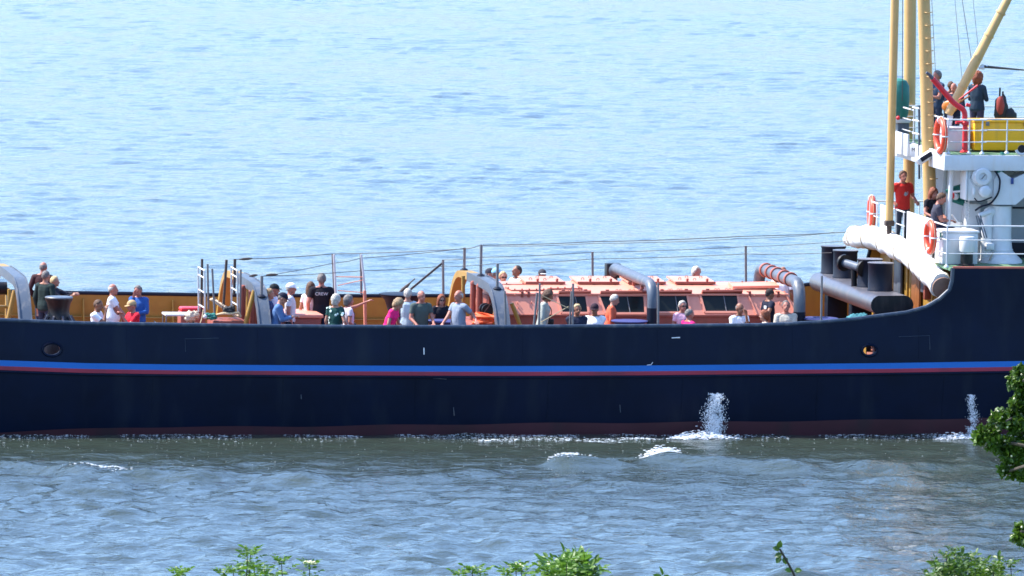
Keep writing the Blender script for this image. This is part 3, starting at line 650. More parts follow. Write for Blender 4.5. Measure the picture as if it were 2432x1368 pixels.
# roof hatches, propped up along their far edge
HT = [(1249, 1341), (1372, 1470), (1492, 1580), (1604, 1698)]
for a_, b_ in HT:
    xa, xb_ = P(a_, 674, TR0).x, P(b_, 674, TR0).x; zh = P(a_, 673, TR0).z; ln = 1.05; rise = P(a_ - 18, 659, TR0 + ln).z - zh
    mb = MB(); mb.prism([(xa, TR0, zh), (xb_, TR0, zh), (xb_, TR0 + ln, zh + rise), (xa, TR0 + ln, zh + rise)], (0, 0, 0.035)); ho = EP(mb, 'roof_hatch', M_SALMON, smooth=False)
    mb = MB(); mb.bevbox(((xa + xb_) / 2, TR0 - 0.02, zh + 0.015), (xb_ - xa + 0.02, 0.04, 0.06), 0.01); EP(mb, 'hatch_edge', M_OXIDE, ho)
    for u in (0.3, 0.8):
        mb = MB(); mb.tube([(xa + (xb_ - xa) * u, TR0 - 0.01, zh - 0.05), (xa + (xb_ - xa) * u, TR0 - 0.01, zh + 0.09)], 0.028, 8); mb.ball((xa + (xb_ - xa) * u, TR0 - 0.01, zh + 0.09), 0.035, 8, 6); EP(mb, 'hatch_hinge', M_OXIDE, ho)
    for u, v_ in ((0.2, 0.4), (0.45, 0.75), (0.55, 0.3), (0.8, 0.7)):
        mb = MB(); mb.torus((xa + (xb_ - xa) * u, TR0 + ln * v_, zh + rise * v_ + 0.05), 0.03, 0.008, 'Y', 10, 5); EP(mb, 'lifting_eye', M_OXIDE, ho)
    mb = MB(); mb.prism([(xa + 0.03, TR0 + 0.05, ZRF - 0.02), (xb_ - 0.03, TR0 + 0.05, ZRF - 0.02), (xb_ - 0.03, TR0 + ln - 0.05, ZRF - 0.02), (xa + 0.03, TR0 + ln - 0.05, ZRF - 0.02)], (0, 0, zh - ZRF + 0.02)); EP(mb, 'hatch_coaming', M_SALMON, ho, smooth=False)
# long oxide bars on the roof edge with their pegs
def roofbar(pts, peg=0.16, r=0.018):
    pts = [P(*p) for p in pts]; mb_ = MB(); mb_.bar(pts, 0.05, 0.03, (0, 1, 0)); o = EP(mb_, 'roof_batten', M_OXIDE, smooth=False)
    for i in range(len(pts) - 1):
        L = (pts[i + 1] - pts[i]).length; k = int(L / peg)
        for j in range(k):
            c = pts[i].lerp(pts[i + 1], (j + 0.5) / k); mm = MB(); mm.lathe(c + Vector((0, 0, 0.0)), [(0.018, 0), (0.018, 0.03), (0.01, 0.045)], 8); EP(mm, 'batten_bolt', M_OXIDE, o)
roofbar([(1184, 676, TR0 - 0.02), (1300, 675, TR0 - 0.02)], 0.3); roofbar([(1200, 682, TN + .5), (1214, 690, TN + .22), (1300, 689, TN + .22)]); roofbar([(1300, 686, TN + .35), (1383, 685.5, TN + .35)]); roofbar([(1372, 680, TN + .55), (1383, 685, TN + .38)], 0.3)
roofbar([(1734, 671.5, TR0), (1850, 670, TR0)], 0.5); roofbar([(1745, 681, TN + .6), (1848, 679, TN + .6)], 2.0)
mb = MB(); a = P(1735, 678, TN + .7); b2 = P(1845, 676, TN + .7); mb.bar([a, b2], 0.55, 0.06, (0, 1, 0.1)); EP(mb, 'roof_panel', M_SALMON, smooth=False)
for px_ in (1240, 1255, 1780, 1848):
    mb = MB(); q = on_wall(px_, 700, 0.03); mb.bevbox(q, (0.06, 0.06, 0.14), 0.01); mb.tube([q + Vector((0, -0.02, 0.05)), q + Vector((-0.08, -0.05, 0.06))], 0.015, 6); EP(mb, 'clamp_handle', M_OXIDE)
for px_, py_ in ((1222, 702), (1228, 720), (1262, 719), (1230, 730), (1791, 703), (1850, 720)):
    mb = MB(); mb.torus(on_wall(px_, py_, 0.02), 0.025, 0.007, (1, 0, 0), 10, 5); EP(mb, 'lashing_eye', M_SALMON)
# sloping corner posts and the after end
for px0, py0, px1, py1 in ((1776, 700, 1797, 748), (1862, 692, 1888, 744)):
    mb = MB(); mb.bar([on_wall(px0, py0, 0.01), on_wall(px1, py1, 0.01)], 0.05, 0.03, WNRM); EP(mb, 'corner_strip', M_SALMON, smooth=False)
mb = MB(); mb.bevbox((x0b - 0.25, TN + 1.4, zd + 0.42), (0.5, 1.9, 0.84), 0.08); EP(mb, 'end_box', M_OXIDE)
mb = MB(); mb.bevbox((x0b - 0.05, TN + 1.2, zd + 1.1), (0.06, 1.5, 0.75), 0.03); EP(mb, 'end_panel', M_OXIDE)

# red oxide ventilator posts near the arches
for px_, y0, y1, t_, r_ in ((1124, 670, 790, 4.2, 0.07), (1139, 676, 790, 3.6, 0.075), (577, 680, 790, 3.3, 0.075), (599, 690, 790, 2.6, 0.085), (610, 700, 790, 3.2, 0.06)):
    a = P(px_, y0, t_); vp = thing('ventilator_post', (a.x, t_, deckz(a.x)), 'round red oxide ventilator post ' + {1124: 'left of the two beside the engine house end', 1139: 'right of the two beside the engine house end', 577: 'aft of the grey towing arch, thinnest-topped and furthest left', 599: 'thickest, directly behind the ochre raking stay', 610: 'just inside the grey towing arch bend'}[px_], 'ventilator', 'red oxide ventilator posts')
    MB().lathe((a.x, t_, deckz(a.x)), [(r_ * 1.5, 0), (r_ * 1.5, 0.04), (r_, 0.06), (r_, a.z - deckz(a.x) - 0.04)], 14).build('pipe', M_OXIDE, vp)
    MB().lathe((a.x, t_, a.z - 0.05), [(r_ * 1.06, 0), (r_ * 1.08, 0.03), (r_ * 0.8, 0.07), (r_ * 0.2, 0.085)], 14).build('cap', M_OXIDE, vp)

# ------------------------------------------------------------------ deck gear
# capstan aft
q = P(140, 708, 2.6); zc = deckz(q.x)
cap = thing('capstan', (q.x, 2.6, zc), 'black flared capstan with bright ribbed foot at the after rail', 'capstan')
h_ = q.z - zc
MB().lathe((q.x, 2.6, zc), [(0.56, 0.0), (0.54, 0.25), (0.42, h_ - 0.62), (0.27, h_ - 0.45), (0.24, h_ - 0.28), (0.27, h_ - 0.12), (0.315, h_ - 0.04), (0.32, h_)], 28).build('drum', M_BLACK, cap)
MB().lathe((q.x, 2.6, q.z), [(0.32, 0), (0.325, 0.02), (0.31, 0.035), (0.05, 0.045)], 28).build('head', M_ARCH, cap)
for i in range(9):
    a = 2 * math.pi * i / 9
    pr = [(0.27, h_ - 0.40), (0.34, h_ - 0.52), (0.46, h_ - 0.64), (0.54, h_ - 0.75)]
    MB().bar([Vector((q.x + (r_ + 0.015) * math.cos(a), 2.6 + (r_ + 0.015) * math.sin(a), zc + z_)) for r_, z_ in pr], 0.045, 0.05, (-math.sin(a), math.cos(a), 0)).build('whelp', M_BEAM, cap)
# navy fairlead post amidships
q = P(955, 699, 4.6); zc = deckz(q.x); h_ = q.z - zc
fp = thing('mooring_bitt', (q.x, 4.6, zc), 'dark navy mooring bitt with a wide flared head before the ochre bulwark', 'bollard')
MB().lathe((q.x, 4.6, zc), [(0.42, 0), (0.42, 0.05), (0.29, 0.12), (0.28, h_ - 0.7), (0.32, h_ - 0.4), (0.41, h_ - 0.13), (0.52, h_ - 0.03), (0.53, h_)], 26).build('post', M_NAVY, fp)
MB().lathe((q.x, 4.6, q.z - 0.01), [(0.535, 0), (0.54, 0.02), (0.5, 0.03), (0.05, 0.035)], 26).build('head_plate', M_NAVY, fp)

# towing beam with four drums at the house front
BA, BB_ = P(2119, 716, 1.0), P(1968, 678, 7.6)
xb0 = BA.x; zbm = (BA.z + BB_.z) / 2
tb = thing('towing_beam', (xb0, 4.3, deckz(xb0)), 'broad slate grey round-ended towing beam carrying black drums', 'towing beam')
caps = []
for i in range(24):
    a = 2 * math.pi * i / 24; cx = 0.28 * (1 if math.cos(a) > 0 else -1); caps.append((cx + 0.225 * math.cos(a), 0.225 * math.sin(a)))
MB().prism([(xb0 + u, 1.0, zbm + v_) for u, v_ in caps], (0, 6.6, 0)).build('beam', M_BEAM, tb)
MB().prism([(xb0 + u * 1.0, 0.985, zbm + v_ * 1.0) for u, v_ in caps], (0, 0.012, 0)).build('end_plate', M_BLACK, tb, smooth=False)
for y_ in (1.7, 4.3, 6.9):
    MB().bevbox((xb0, y_, (deckz(xb0) + zbm - 0.2) / 2), (0.5, 0.35, zbm - 0.2 - deckz(xb0)), 0.04).build('pedestal', M_NAVY, tb)
for px_, ytop, lab in ((2003, 588, 'black steel drum on the towing beam, furthest from the near rail'), (2029, 598, 'black steel drum on the towing beam, just left of the small roller'), (2081, 628, 'black steel drum on the towing beam, mostly hidden behind the front drum'), (2103, 624, 'black steel drum on the towing beam, foremost of the four')):
    tt = 1.0 + (2119 - px_) / 19.6 * (6.6 / 6.7) + 0.6
    ztop = zbm + 0.225 + 0.66
    dr = thing('steel_drum', (xb0 + 0.03, tt, zbm + 0.225), lab, 'bollard', 'drums on the towing beam')
    MB().lathe((xb0 + 0.03, tt, zbm + 0.20), [(0.30, 0), (0.30, 0.05), (0.285, 0.07), (0.285, 0.62), (0.30, 0.64), (0.30, 0.67)], 28).build('shell', M_NAVY, dr)
    MB().lathe((xb0 + 0.03, tt, zbm + 0.868), [(0.305, 0), (0.305, 0.012), (0.05, 0.02)], 28).build('lid', M_BEAM, dr)
ro = thing('guide_roller', (xb0 - 0.1, 3.6, zbm + 0.22), 'small slate roller with black cheek plates between the drums', 'roller')
c = P(2030, 632, 3.7)
MB().tube([c + Vector((-0.18, 0.35, 0.05)), c + Vector((0.12, -0.3, -0.03))], 0.10, 16).build('roller', M_ARCH, ro)
for k_ in (0, 1):
    cc = c + (Vector((-0.18, 0.35, 0.05)) if k_ == 0 else Vector((0.14, -0.34, -0.03))); MB().lathe(cc, [(0.2, -0.03), (0.2, 0.03)], 18, axis=Vector((0.3, -0.65, -0.08))).build('cheek', M_BLACK, ro)
MB().tube([c + Vector((-0.02, 0, -0.05)), (c.x, 3.7, zbm + 0.15)], 0.07, 10).build('bracket', M_BLACK, ro)

# rolled canvas awning on the after edge of the boat deck
aw = thing('rolled_awning', (XB - 0.1, 4.3, ZBOAT), 'lumpy rolled white canvas awning lashed along the boat deck edge', 'awning')
path = [(2017, 572, 8.75), (2030, 562, 8.3), (2060, 562, 7.4), (2100, 572, 6.2), (2130, 588, 5.1), (2165, 606, 3.8), (2195, 632, 2.4), (2216, 655, 1.3), (2236, 680, 0.45)]
pp = [P(*a) for a in path]; fine = []; rr = []
rad = [0.12, 0.24, 0.27, 0.28, 0.26, 0.27, 0.29, 0.27, 0.27]
for i in range(len(pp) - 1):
    for k in range(8):
        u = k / 8; fine.append(pp[i].lerp(pp[i + 1], u)); rr.append(rad[i] * (1 - u) + rad[i + 1] * u)
fine.append(pp[-1]); rr.append(rad[-1])
mb = MB(); mb.tube(fine, rr, 22, caps=True)
for v in mb.v:
    # folds: pinch and bulge the roll
    f_ = mnoise.noise(Vector((v.x * 3.1, v.y * 2.4, v.z * 3.0))) * 0.07 + mnoise.noise(v * 7.0) * 0.03
    j = min(range(0, len(fine)), key=lambda a: (fine[a] - v).length_squared); v += (v - fine[j]).normalized() * f_
mb.build('canvas', M_TARP, aw, angle=60)
MB().lathe(fine[-1] + Vector((0.02, -0.05, -0.03)), [(0.25, -0.04), (0.25, 0.03), (0.05, 0.05)], 18, axis=(pp[-1] - pp[-2])).build('open_end', M_TARPIN, aw)  # darker disc caps the roll, painting the shade of its hollow end
for j in (9, 18, 26, 36, 46, 55):
    MB().torus(fine[j], rr[j] + 0.012, 0.012, (fine[j + 1] - fine[j - 1]), 24, 6).build('lashing', M_ROPE, aw)
for y_ in (2.0, 5.0, 7.8):
    MB().bevbox((XB + 0.0, y_, ZBOAT + 0.0), (0.3, 0.06, 0.1), 0.01).build('bracket', M_BEAM, aw)

# lifebuoys
def lifebuoy(c, ax, label, R_=0.33, r=0.075):
    lb = thing('lifebuoy', (c.x, c.y, c.z - R_), label, 'lifebuoy', 'lifebuoys on the rails')
    MB().torus(c, R_, r, ax, 32, 12).build('ring', M_BUOY, lb)
    d = Vector(ax).normalized(); p_ = d.orthogonal().normalized(); q_ = d.cross(p_)
    for i in range(4):
        a = math.pi / 4 + i * math.pi / 2; e = p_ * math.cos(a) + q_ * math.sin(a)
        MB().torus(c + e * R_, r * 1.04, 0.018, d.cross(e), 14, 6).build('reflective_band', M_TAPE, lb)
    MB().torus(c, R_ + r + 0.012, 0.008, ax, 32, 5).build('grab_line', M_ROPE, lb)
    return lb
lifebuoy(P(2209, 563, 1.2), (1, 0.03, 0), 'orange red lifebuoy hung on the white boat deck rail beside the awning')
lifebuoy(P(2070, 505, 8.3), (1, -0.12, 0), 'orange red lifebuoy on the far corner of the boat deck rail', 0.34)
lifebuoy(P(2234, 322, 2.0), (1, 0.03, 0), 'orange red lifebuoy on the upper bridge rail beside the mast', 0.36)

# deck crane / davit machine on the boat deck
qc = P(2381, 640, 1.6); xc = qc.x; yc = 1.9
cr = thing('deck_crane', (xc, yc, ZBOAT), 'white deck crane column with round winch drums and conical foot', 'crane')
zA = P(2381, 595, yc).z; zB = P(2381, 486, yc).z; zT = P(2381, 405, yc).z
MB().lathe((xc, yc, ZBOAT), [(0.53, 0), (0.52, 0.06), (0.30, zA - ZBOAT)], 32).build('conical_base', M_WHITE, cr)
MB().lathe((xc, yc, zA), [(0.30, 0), (0.31, 0.02), (0.285, 0.05), (0.26, 0.3), (0.245, zB - zA)], 32).build('column', M_WHITE, cr)
MB().lathe((xc, yc, zB - 0.02), [(0.27, 0), (0.27, 0.04)], 32).build('slewing_ring', M_ARCH, cr)
zH = (zB + zT) / 2
MB().prism([(xc - 0.25, yc - 0.3, zB + 0.02), (xc + 0.28, yc - 0.3, zB + 0.02), (xc + 0.9, yc - 0.3, zB + 0.55), (xc + 0.9, yc - 0.3, zB + 0.95), (xc + 0.2, yc - 0.3, zB + 0.62), (xc - 0.12, yc - 0.3, zB + 0.82), (xc - 0.25, yc - 0.3, zB + 0.6)], (0, 0.6, 0)).build('jib_root', M_WHITE, cr, smooth=False)
a = P(2303, 440, yc - 0.2); b2 = P(2360, 440, yc - 0.2)
MB().bevbox(((a.x + b2.x) / 2, yc, P(2330, 437, yc).z), (b2.x - a.x + 0.12, 0.5, 0.74), 0.03).build('winch_housing', M_WHITE, cr)
MB().bevbox((a.x - 0.09, yc, P(2300, 437, yc).z), (0.05, 0.56, 0.72), 0.02).build('housing_side', M_WHITE, cr)
d1 = P(2333, 420, yc - 0.35); MB().lathe(d1, [(0.235, 0.12), (0.235, 0.02), (0.2, 0.0), (0.2, -0.06), (0.18, -0.08), (0.10, -0.085), (0.09, -0.05)], 30, axis='Y').build('winch_drum', M_WHITE, cr)
MB().lathe(d1 + Vector((-0.06, 0.1, 0)), [(0.235, 0.06), (0.235, 0.0)], 30, axis='Y').build('drum_rim', mat('blue_rim', (0.02, 0.05, 0.2), 0.5), cr)
MB().bar([d1 + Vector((-0.04, -0.09, -0.05)), d1 + Vector((0.05, -0.09, 0.06))], 0.02, 0.02, (0, 1, 0)).build('drum_handle', M_GREY, cr)
d2 = P(2340, 455, yc - 0.4); MB().lathe(d2, [(0.13, 0.2), (0.14, 0.05), (0.14, -0.02), (0.10, -0.06), (0.06, -0.065)], 24, axis='Y').build('motor', M_WHITE, cr)
MB().lathe(P(2313, 454, yc - 0.35), [(0.035, -0.08), (0.035, 0.08)], 12).build('valve', M_WHITE, cr)
MB().bevbox((P(2308, 540, yc + 0.4).x, yc + 0.5, (ZBOAT + zB) / 2), (0.34, 0.5, zB - ZBOAT), 0.03).build('machinery_leg', M_WHITE, cr)
for i in range(7):
    MB().torus(P(2297, 478 + i * 6.3, yc + 0.15), 0.045, 0.014, (0, 0.9, 0.5), 12, 5, arc=(0, 4.3)).build('spring_coil', M_WHITE, cr)
e0_ = P(2345, 508, yc - 0.1)
MB().tube(arc_pts([P(2368, 500, yc), e0_ + Vector((0, 0, 0.04)), e0_ + Vector((-0.02, 0, -1.1))], 0.15, 6), 0.13, 16).build('exhaust_elbow', M_WHITE, cr)
MB().tube([P(2325, 512, yc - 0.25), P(2352, 503, yc - 0.2)], 0.06, 10).build('pipe_flange', M_WHITE, cr)
for k_ in range(3):
    MB().tube([P(2318 + k_ * 5, 512, yc - 0.3), P(2332 + k_ * 6, 565, yc - 0.35)], 0.015, 6).build('hydraulic_hose', M_ARCH, cr)
MB().tube(arc_pts([P(2362, 404, yc - 0.33), P(2376, 425, yc - 0.36), P(2372, 460, yc - 0.36), P(2352, 485, yc - 0.36), P(2330, 490, yc - 0.36), P(2316, 500, yc - 0.3)], 0.3, 5), 0.022, 8).build('hydraulic_hose', M_NAVY, cr)
MB().tube(arc_pts([P(2356, 468, yc - 0.33), P(2340, 475, yc - 0.38), P(2322, 480, yc - 0.36), P(2314, 470, yc - 0.33)], 0.15, 5), 0.016, 8).build('hydraulic_hose', M_NAVY, cr)
MB().bevbox(P(2404, 430, yc - 0.33), (0.06, 0.06, 0.14), 0.01).build('junction_box', mat('blue_rim', (0.02, 0.05, 0.2)), cr)
MB().tube([P(2415, 400, yc - 0.2), P(2450, 362, yc - 0.2)], 0.07, 12).build('jib_arm', M_WHITE, cr)
MB().torus(P(2427, 352, yc - 0.4), 0.14, 0.035, 'Y', 20, 8, arc=(0.2, 3.6)).build('sheave_guard', M_WHITE, cr)
MB().lathe(P(2427, 354, yc - 0.38), [(0.10, -0.03), (0.10, 0.03)], 18, axis='Y').build('sheave', M_BLACK, cr)
MB().bevbox(P(2412, 383, yc), (0.2, 0.2, 0.26), 0.06).build('jib_lamp', M_WHITE, cr)
# foot step and bracket
MB().bevbox(P(2350, 585, yc - 0.3), (0.2, 0.2, 0.16), 0.03).build('foot_bracket', M_WHITE, cr)
MB().bar([P(2358, 600, yc - 0.36), P(2350, 618, yc - 0.42)], 0.05, 0.03, (1, 0, 0.3)).build('step_plate', M_WOOD, cr)
def lump(name, parts, m, label, cat, base, pn='cloth', jit=0.45, group=None):
    th = thing(name, base, label, cat, group)
    for c, r in parts: MB().ball(c, r, 18, 12, jit).build(pn, m, th)
    return th
c = P(2377, 388, 1.7); lump('green_cover', [(c, (0.16, 0.15, 0.22))], M_GTARP, 'crumpled green tarpaulin cover on top of the crane', 'tarpaulin', (c.x, c.y, c.z - 0.2))
# the second green cover hangs to the left of the winch housing
gc = thing('green_cover', P(2265, 490, 2.6), 'dark green tarpaulin hanging left of the winch housing', 'tarpaulin')
rows = []
for i in range(9):
    row = []
    for j in range(9):
        u, v_ = i / 8, j / 8; px_ = 2246 + 50 * u + (v_ * 16 * (1 - u)); py_ = 452 - 18 * u + v_ * (28 + 30 * u)
        q = P(px_, py_, 2.5); q.y += 0.12 * mnoise.noise(Vector((u * 4, v_ * 3, 1))); row.append(q)
    rows.append(row)
mb = MB(); mb.grid(rows); bk = [[v + Vector((0, 0.18 * math.sin(math.pi * (i + .5) / 9) + .03, 0)) for v in r_] for i, r_ in enumerate(rows)]; mb.grid(bk)
k9 = 9
for i in range(8):
    for (a_, b_) in ((i * 9, (i + 1) * 9), (i * 9 + 8, (i + 1) * 9 + 8), (i, i + 1), (72 + i, 72 + i + 1)): mb.f.append((a_, b_, b_ + 81, a_ + 81))
mb.build('sheet', M_GTARP, gc, angle=70)
fb = thing('float_ball', P(2266, 475, 2.3), 'small red and white float hanging before the green cover', 'float')
MB().ball(P(2269, 466, 2.35), 0.088, 16, 12).build('white_half', M_WHITE, fb); MB().ball(P(2261, 465, 2.33), 0.075, 16, 12).build('red_half', M_RED, fb)
MB().tube([P(2264, 456, 2.35), P(2292, 453, 2.0)], 0.025, 8).build('hanger', M_WHITE, fb)

# drum on a black post, locker bench
q = P(2297, 565, 0.9)
vt = thing('ventilator', (q.x, 0.9, ZBOAT), 'white drum-topped ventilator on a black post by the boat deck rail', 'ventilator')
MB().lathe((q.x, 0.9, ZBOAT), [(0.18, 0), (0.18, 0.03), (0.145, 0.05), (0.145, 0.36)], 20).build('post', M_BLACK, vt)
zt = P(2297, 562, 0.9).z; MB().lathe((q.x, 0.9, zt - 0.36), [(0.17, 0), (0.178, 0.02), (0.178, 0.33), (0.165, 0.36), (0.02, 0.375)], 24).build('drum', M_WHITE, vt)
bn = thing('bench', (P(2275, 560, 2.4).x, 2.4, ZBOAT), 'white slatted bench on the boat deck under the reading man', 'bench')
bx = P(2262, 555, 2.4).x
for k_ in range(4): MB().bevbox((bx, 2.2 + 0.12 * k_, ZBOAT + 0.46), (1.1, 0.10, 0.035), 0.01).build('slat', M_WHITE, bn)
for s_ in (-1, 1): MB().bevbox((bx + s_ * 0.45, 2.38, ZBOAT + 0.22), (0.06, 0.42, 0.43), 0.01).build('leg', M_WHITE, bn)
# bench for the woman and the bench's neighbour

# upper deck: fire monitor, yellow box, locker, covered searchlight
q = P(2291, 365, 2.3); fm = thing('fire_monitor', (q.x, 2.3, ZUP), 'red fire monitor with a long raised nozzle on the upper deck', 'fire monitor')
zt = P(2291, 288, 2.3).z
MB().lathe((q.x, 2.3, ZUP), [(0.11, 0), (0.11, 0.03), (0.065, 0.06), (0.06, zt - ZUP - 0.1), (0.09, zt - ZUP - 0.08), (0.09, zt - ZUP - 0.02), (0.07, zt - ZUP)], 18).build('riser', M_RED, fm)
MB().tube([P(2270, 291, 2.25), P(2292, 290, 2.3)], 0.035, 10).build('valve_handle', M_RED, fm)
MB().tube(arc_pts([P(2291, 290, 2.3), P(2292, 262, 2.3), P(2268, 248, 2.3), P(2215, 187, 2.3)], 0.25, 6), [0.085] * 8 + [0.07] * 6 + [0.06, 0.05][:2] if False else 0.065, 12).build('barrel', M_RED, fm)
MB().tube([P(2216, 188, 2.3), P(2207, 177, 2.3), P(2200, 172, 2.3)], [0.05, 0.038, 0.03], 12).build('nozzle', M_BEAM, fm)
MB().tube([P(2277, 237, 2.2), P(2322, 203, 2.2)], [0.016, 0.026], 8).build('tiller', M_RED, fm)
MB().tube([P(2295, 248, 2.2), P(2304, 251, 2.2)], 0.04, 10).build('elbow_flange', M_RED, fm)
q = P(2375, 325, 2.6); zt = P(2375, 284, 2.6).z
yb = thing('yellow_chest', (q.x + 0.1, 2.75, ZUP), 'large yellow equipment chest behind the upper deck rail', 'chest')
w_ = P(2462, 320, 2.6).x - P(2312, 320, 2.6).x
MB().bevbox((P(2387, 320, 2.6).x, 2.85, ZUP + 0.04 + (zt - ZUP - 0.1) / 2), (w_, 0.7, zt - ZUP - 0.1), 0.03).build('body', M_YELLOW, yb)
MB().bevbox((P(2387, 320, 2.6).x, 2.85, zt - 0.035), (w_ + 0.05, 0.76, 0.06), 0.02).build('lid', M_YELLOW, yb)
for u in (-0.3, 0.3): MB().bevbox((P(2387, 320, 2.6).x + u * w_, 2.47, zt - 0.09), (0.08, 0.03, 0.1), 0.01).build('latch', M_GREY, yb)
for u in (-0.4, 0.4): MB().bevbox((P(2387, 320, 2.6).x + u * w_, 2.85, ZUP + 0.02), (0.1, 0.6, 0.04), 0.01).build('skid', M_BLACK, yb)
q = P(2265, 330, 2.9); lkr = thing('deck_chest', (q.x, 2.9, ZUP), 'pale grey deck chest between lifebuoy and red monitor', 'chest')
MB().bevbox((q.x, 2.9, ZUP + 0.26), (0.62, 0.5, 0.52), 0.03).build('body', M_WHITE, lkr); MB().bevbox((q.x, 2.9, ZUP + 0.545), (0.66, 0.54, 0.05), 0.02).build('lid', M_WHITE, lkr)
q = P(2138, 285, 6.6); sl = thing('covered_searchlight', (q.x, 6.6, ZUP), 'tall green canvas-covered searchlight behind the mast legs', 'searchlight')
zt = P(2138, 186, 6.6).z; zb_ = P(2138, 280, 6.6).z
MB().lathe((q.x - 0.05, 6.6, zb_), [(0.20, 0), (0.24, 0.1), (0.26, 0.45), (0.25, zt - zb_ - 0.18), (0.18, zt - zb_ - 0.05), (0.05, zt - zb_)], 20).build('green_hood', M_GTARP, sl)
MB().bevbox((q.x, 6.6, zb_ - 0.06), (0.42, 0.4, 0.1), 0.02).build('platform', M_WHITE, sl)
MB().bevbox((q.x + 0.05, 6.6, (ZUP + zb_ - 0.1) / 2 - 0.1), (0.28, 0.3, zb_ - ZUP + 0.1), 0.02).build('pedestal', M_ARCH, sl)
MB().ball(P(2133, 280, 6.3), 0.05, 10, 8).build('red_lamp', M_RED, sl)

# standing tables with stretch covers
def bar_table(px, py, t_, label):
    q = P(px, py, t_); zt = q.z; zc_ = deckz(q.x)
    tt = thing('standing_table', (q.x, t_, zc_), label, 'table', 'standing tables along the rail')
    MB().lathe((q.x, t_, zt - 0.035), [(0.40, 0), (0.425, 0.012), (0.425, 0.03), (0.41, 0.037), (0.02, 0.04)], 36).build('table_top', M_CLOTHB, tt)
    MB().lathe((q.x, t_, zc_), [(0.30, 0), (0.24, 0.06), (0.13, 0.35), (0.11, 0.6), (0.2, zt - zc_ - 0.2), (0.40, zt - zc_ - 0.02)], 36).build('stretch_cover', M_CLOTHB, tt)
    return tt, q
bar_table(1053, 761, 1.5, 'round navy cloth standing table between the grey-shirted man and pink-shirted woman')
bar_table(1495, 761, 1.3, 'round navy cloth standing table below the slate pipe arch')
bar_table(1948, 755, 1.5, 'round navy cloth standing table by the dark towing beam')
# café table and chairs aft
q = P(422, 746, 3.2); zc_ = deckz(q.x)
ct = thing('folding_table', (q.x, 3.2, zc_), 'white rectangular table in front of the ochre bulwark', 'table')
MB().bevbox((q.x, 3.2, q.z), (0.66, 0.6, 0.05), 0.015).build('table_top', M_WHITE, ct)
for sx in (-1, 1):
    for sy in (-1, 1): MB().tube([(q.x + sx * 0.3, 3.2 + sy * 0.25, q.z), (q.x + sx * 0.32, 3.2 + sy * 0.27, zc_)], 0.017, 8).build('leg', M_GREY, ct)
def tube_chair(px, t_, label, face):
    q = P(px, 752, t_); z0 = deckz(q.x); ch = thing('tubular_chair', (q.x, t_, z0), label, 'chair', 'tubular deck chairs')
    s_ = face
    for yy in (-0.22, 0.22):
        MB().tube(arc_pts([(q.x + s_ * 0.22, t_ + yy, z0), (q.x + s_ * 0.24, t_ + yy, z0 + 0.68), (q.x - s_ * 0.18, t_ + yy, z0 + 0.68), (q.x - s_ * 0.22, t_ + yy, z0)], 0.12, 5), 0.014, 8).build('leg_hoop', M_GREY, ch)
        MB().tube([(q.x - s_ * 0.18, t_ + yy, z0 + 0.45), (q.x - s_ * 0.28, t_ + yy, z0 + 0.9)], 0.013, 8).build('back_post', M_GREY, ch)
    MB().bevbox((q.x, t_, z0 + 0.45), (0.44, 0.42, 0.03), 0.01).build('seat', M_BEAM, ch)
    MB().bevbox((q.x - s_ * 0.25, t_, z0 + 0.78), (0.03, 0.42, 0.2), 0.01, ry=R(-12 * s_)).build('backrest', M_BEAM, ch)
tube_chair(398, 2.6, 'tubular steel chair left of the white table', 1)
tube_chair(436, 2.7, 'tubular steel chair at the right end of the white table', -1)
# red folded chair and jacket by the far bulwark
q = P(455, 738, 5.6); rb = thing('red_cushion_box', (q.x, 5.6, deckz(q.x)), 'red cushioned box against the far ochre bulwark', 'box')
MB().bevbox((q.x, 5.6, (deckz(q.x) + q.z) / 2), (0.6, 0.5, q.z - deckz(q.x)), 0.05).build('body', M_OXIDE, rb); MB().bevbox((q.x, 5.6, q.z + 0.04), (0.56, 0.46, 0.1), 0.04).build('cushion', M_RED, rb)
q = P(452, 752, 2.9); lump('beige_jacket', [(q, (0.14, 0.14, 0.13)), (q + Vector((0.12, 0.03, 0.03)), (0.1, 0.12, 0.1))], mat('beige_fabric', (0.5, 0.43, 0.33), 0.85, bump=0.4, bscale=15), 'crumpled beige and grey jacket over a chair by the white table', 'jacket', (q.x, q.y, q.z - 0.13))

# boarding gangway stowed on a red base
q = P(535, 760, 2.6); zc_ = deckz(q.x)
gw = thing('boarding_gangway', (q.x, 2.6, zc_), 'stowed boarding gangway with aluminium side ladders on a red base', 'gangway')
MB().bevbox((P(542, 760, 2.2).x, 2.4, zc_ + 0.5), (0.78, 1.0, 1.0), 0.04).build('base', M_OXIDE, gw)
MB().bevbox((P(490, 760, 2.2).x, 2.4, zc_ + 0.4), (0.55, 0.8, 0.8), 0.04, ry=R(8)).build('sloped_cover', M_SALMON, gw)
def ladder(px, ytop, ybot, t_, wpx=15, dyr=9):
    a0, a1 = P(px, ytop, t_ + 0.25), P(px + 1, ybot, t_ + 0.25); b0, b1 = P(px + wpx, ytop + dyr, t_ - 0.15), P(px + wpx + 1, ybot + dyr, t_ - 0.15)
    MB().tube([a0, a1], 0.022, 8).build('ladder_rail', M_ALU, gw); MB().tube([b0, b1], 0.022, 8).build('ladder_rail', M_ALU, gw)
    for u in (0.0, 0.17, 0.5, 0.84): MB().tube([a0.lerp(a1, u), b0.lerp(b1, u)], 0.017, 8).build('ladder_rung', M_WHITE, gw)
ladder(471, 634, 740, 2.6); ladder(549, 634, 732, 2.5)
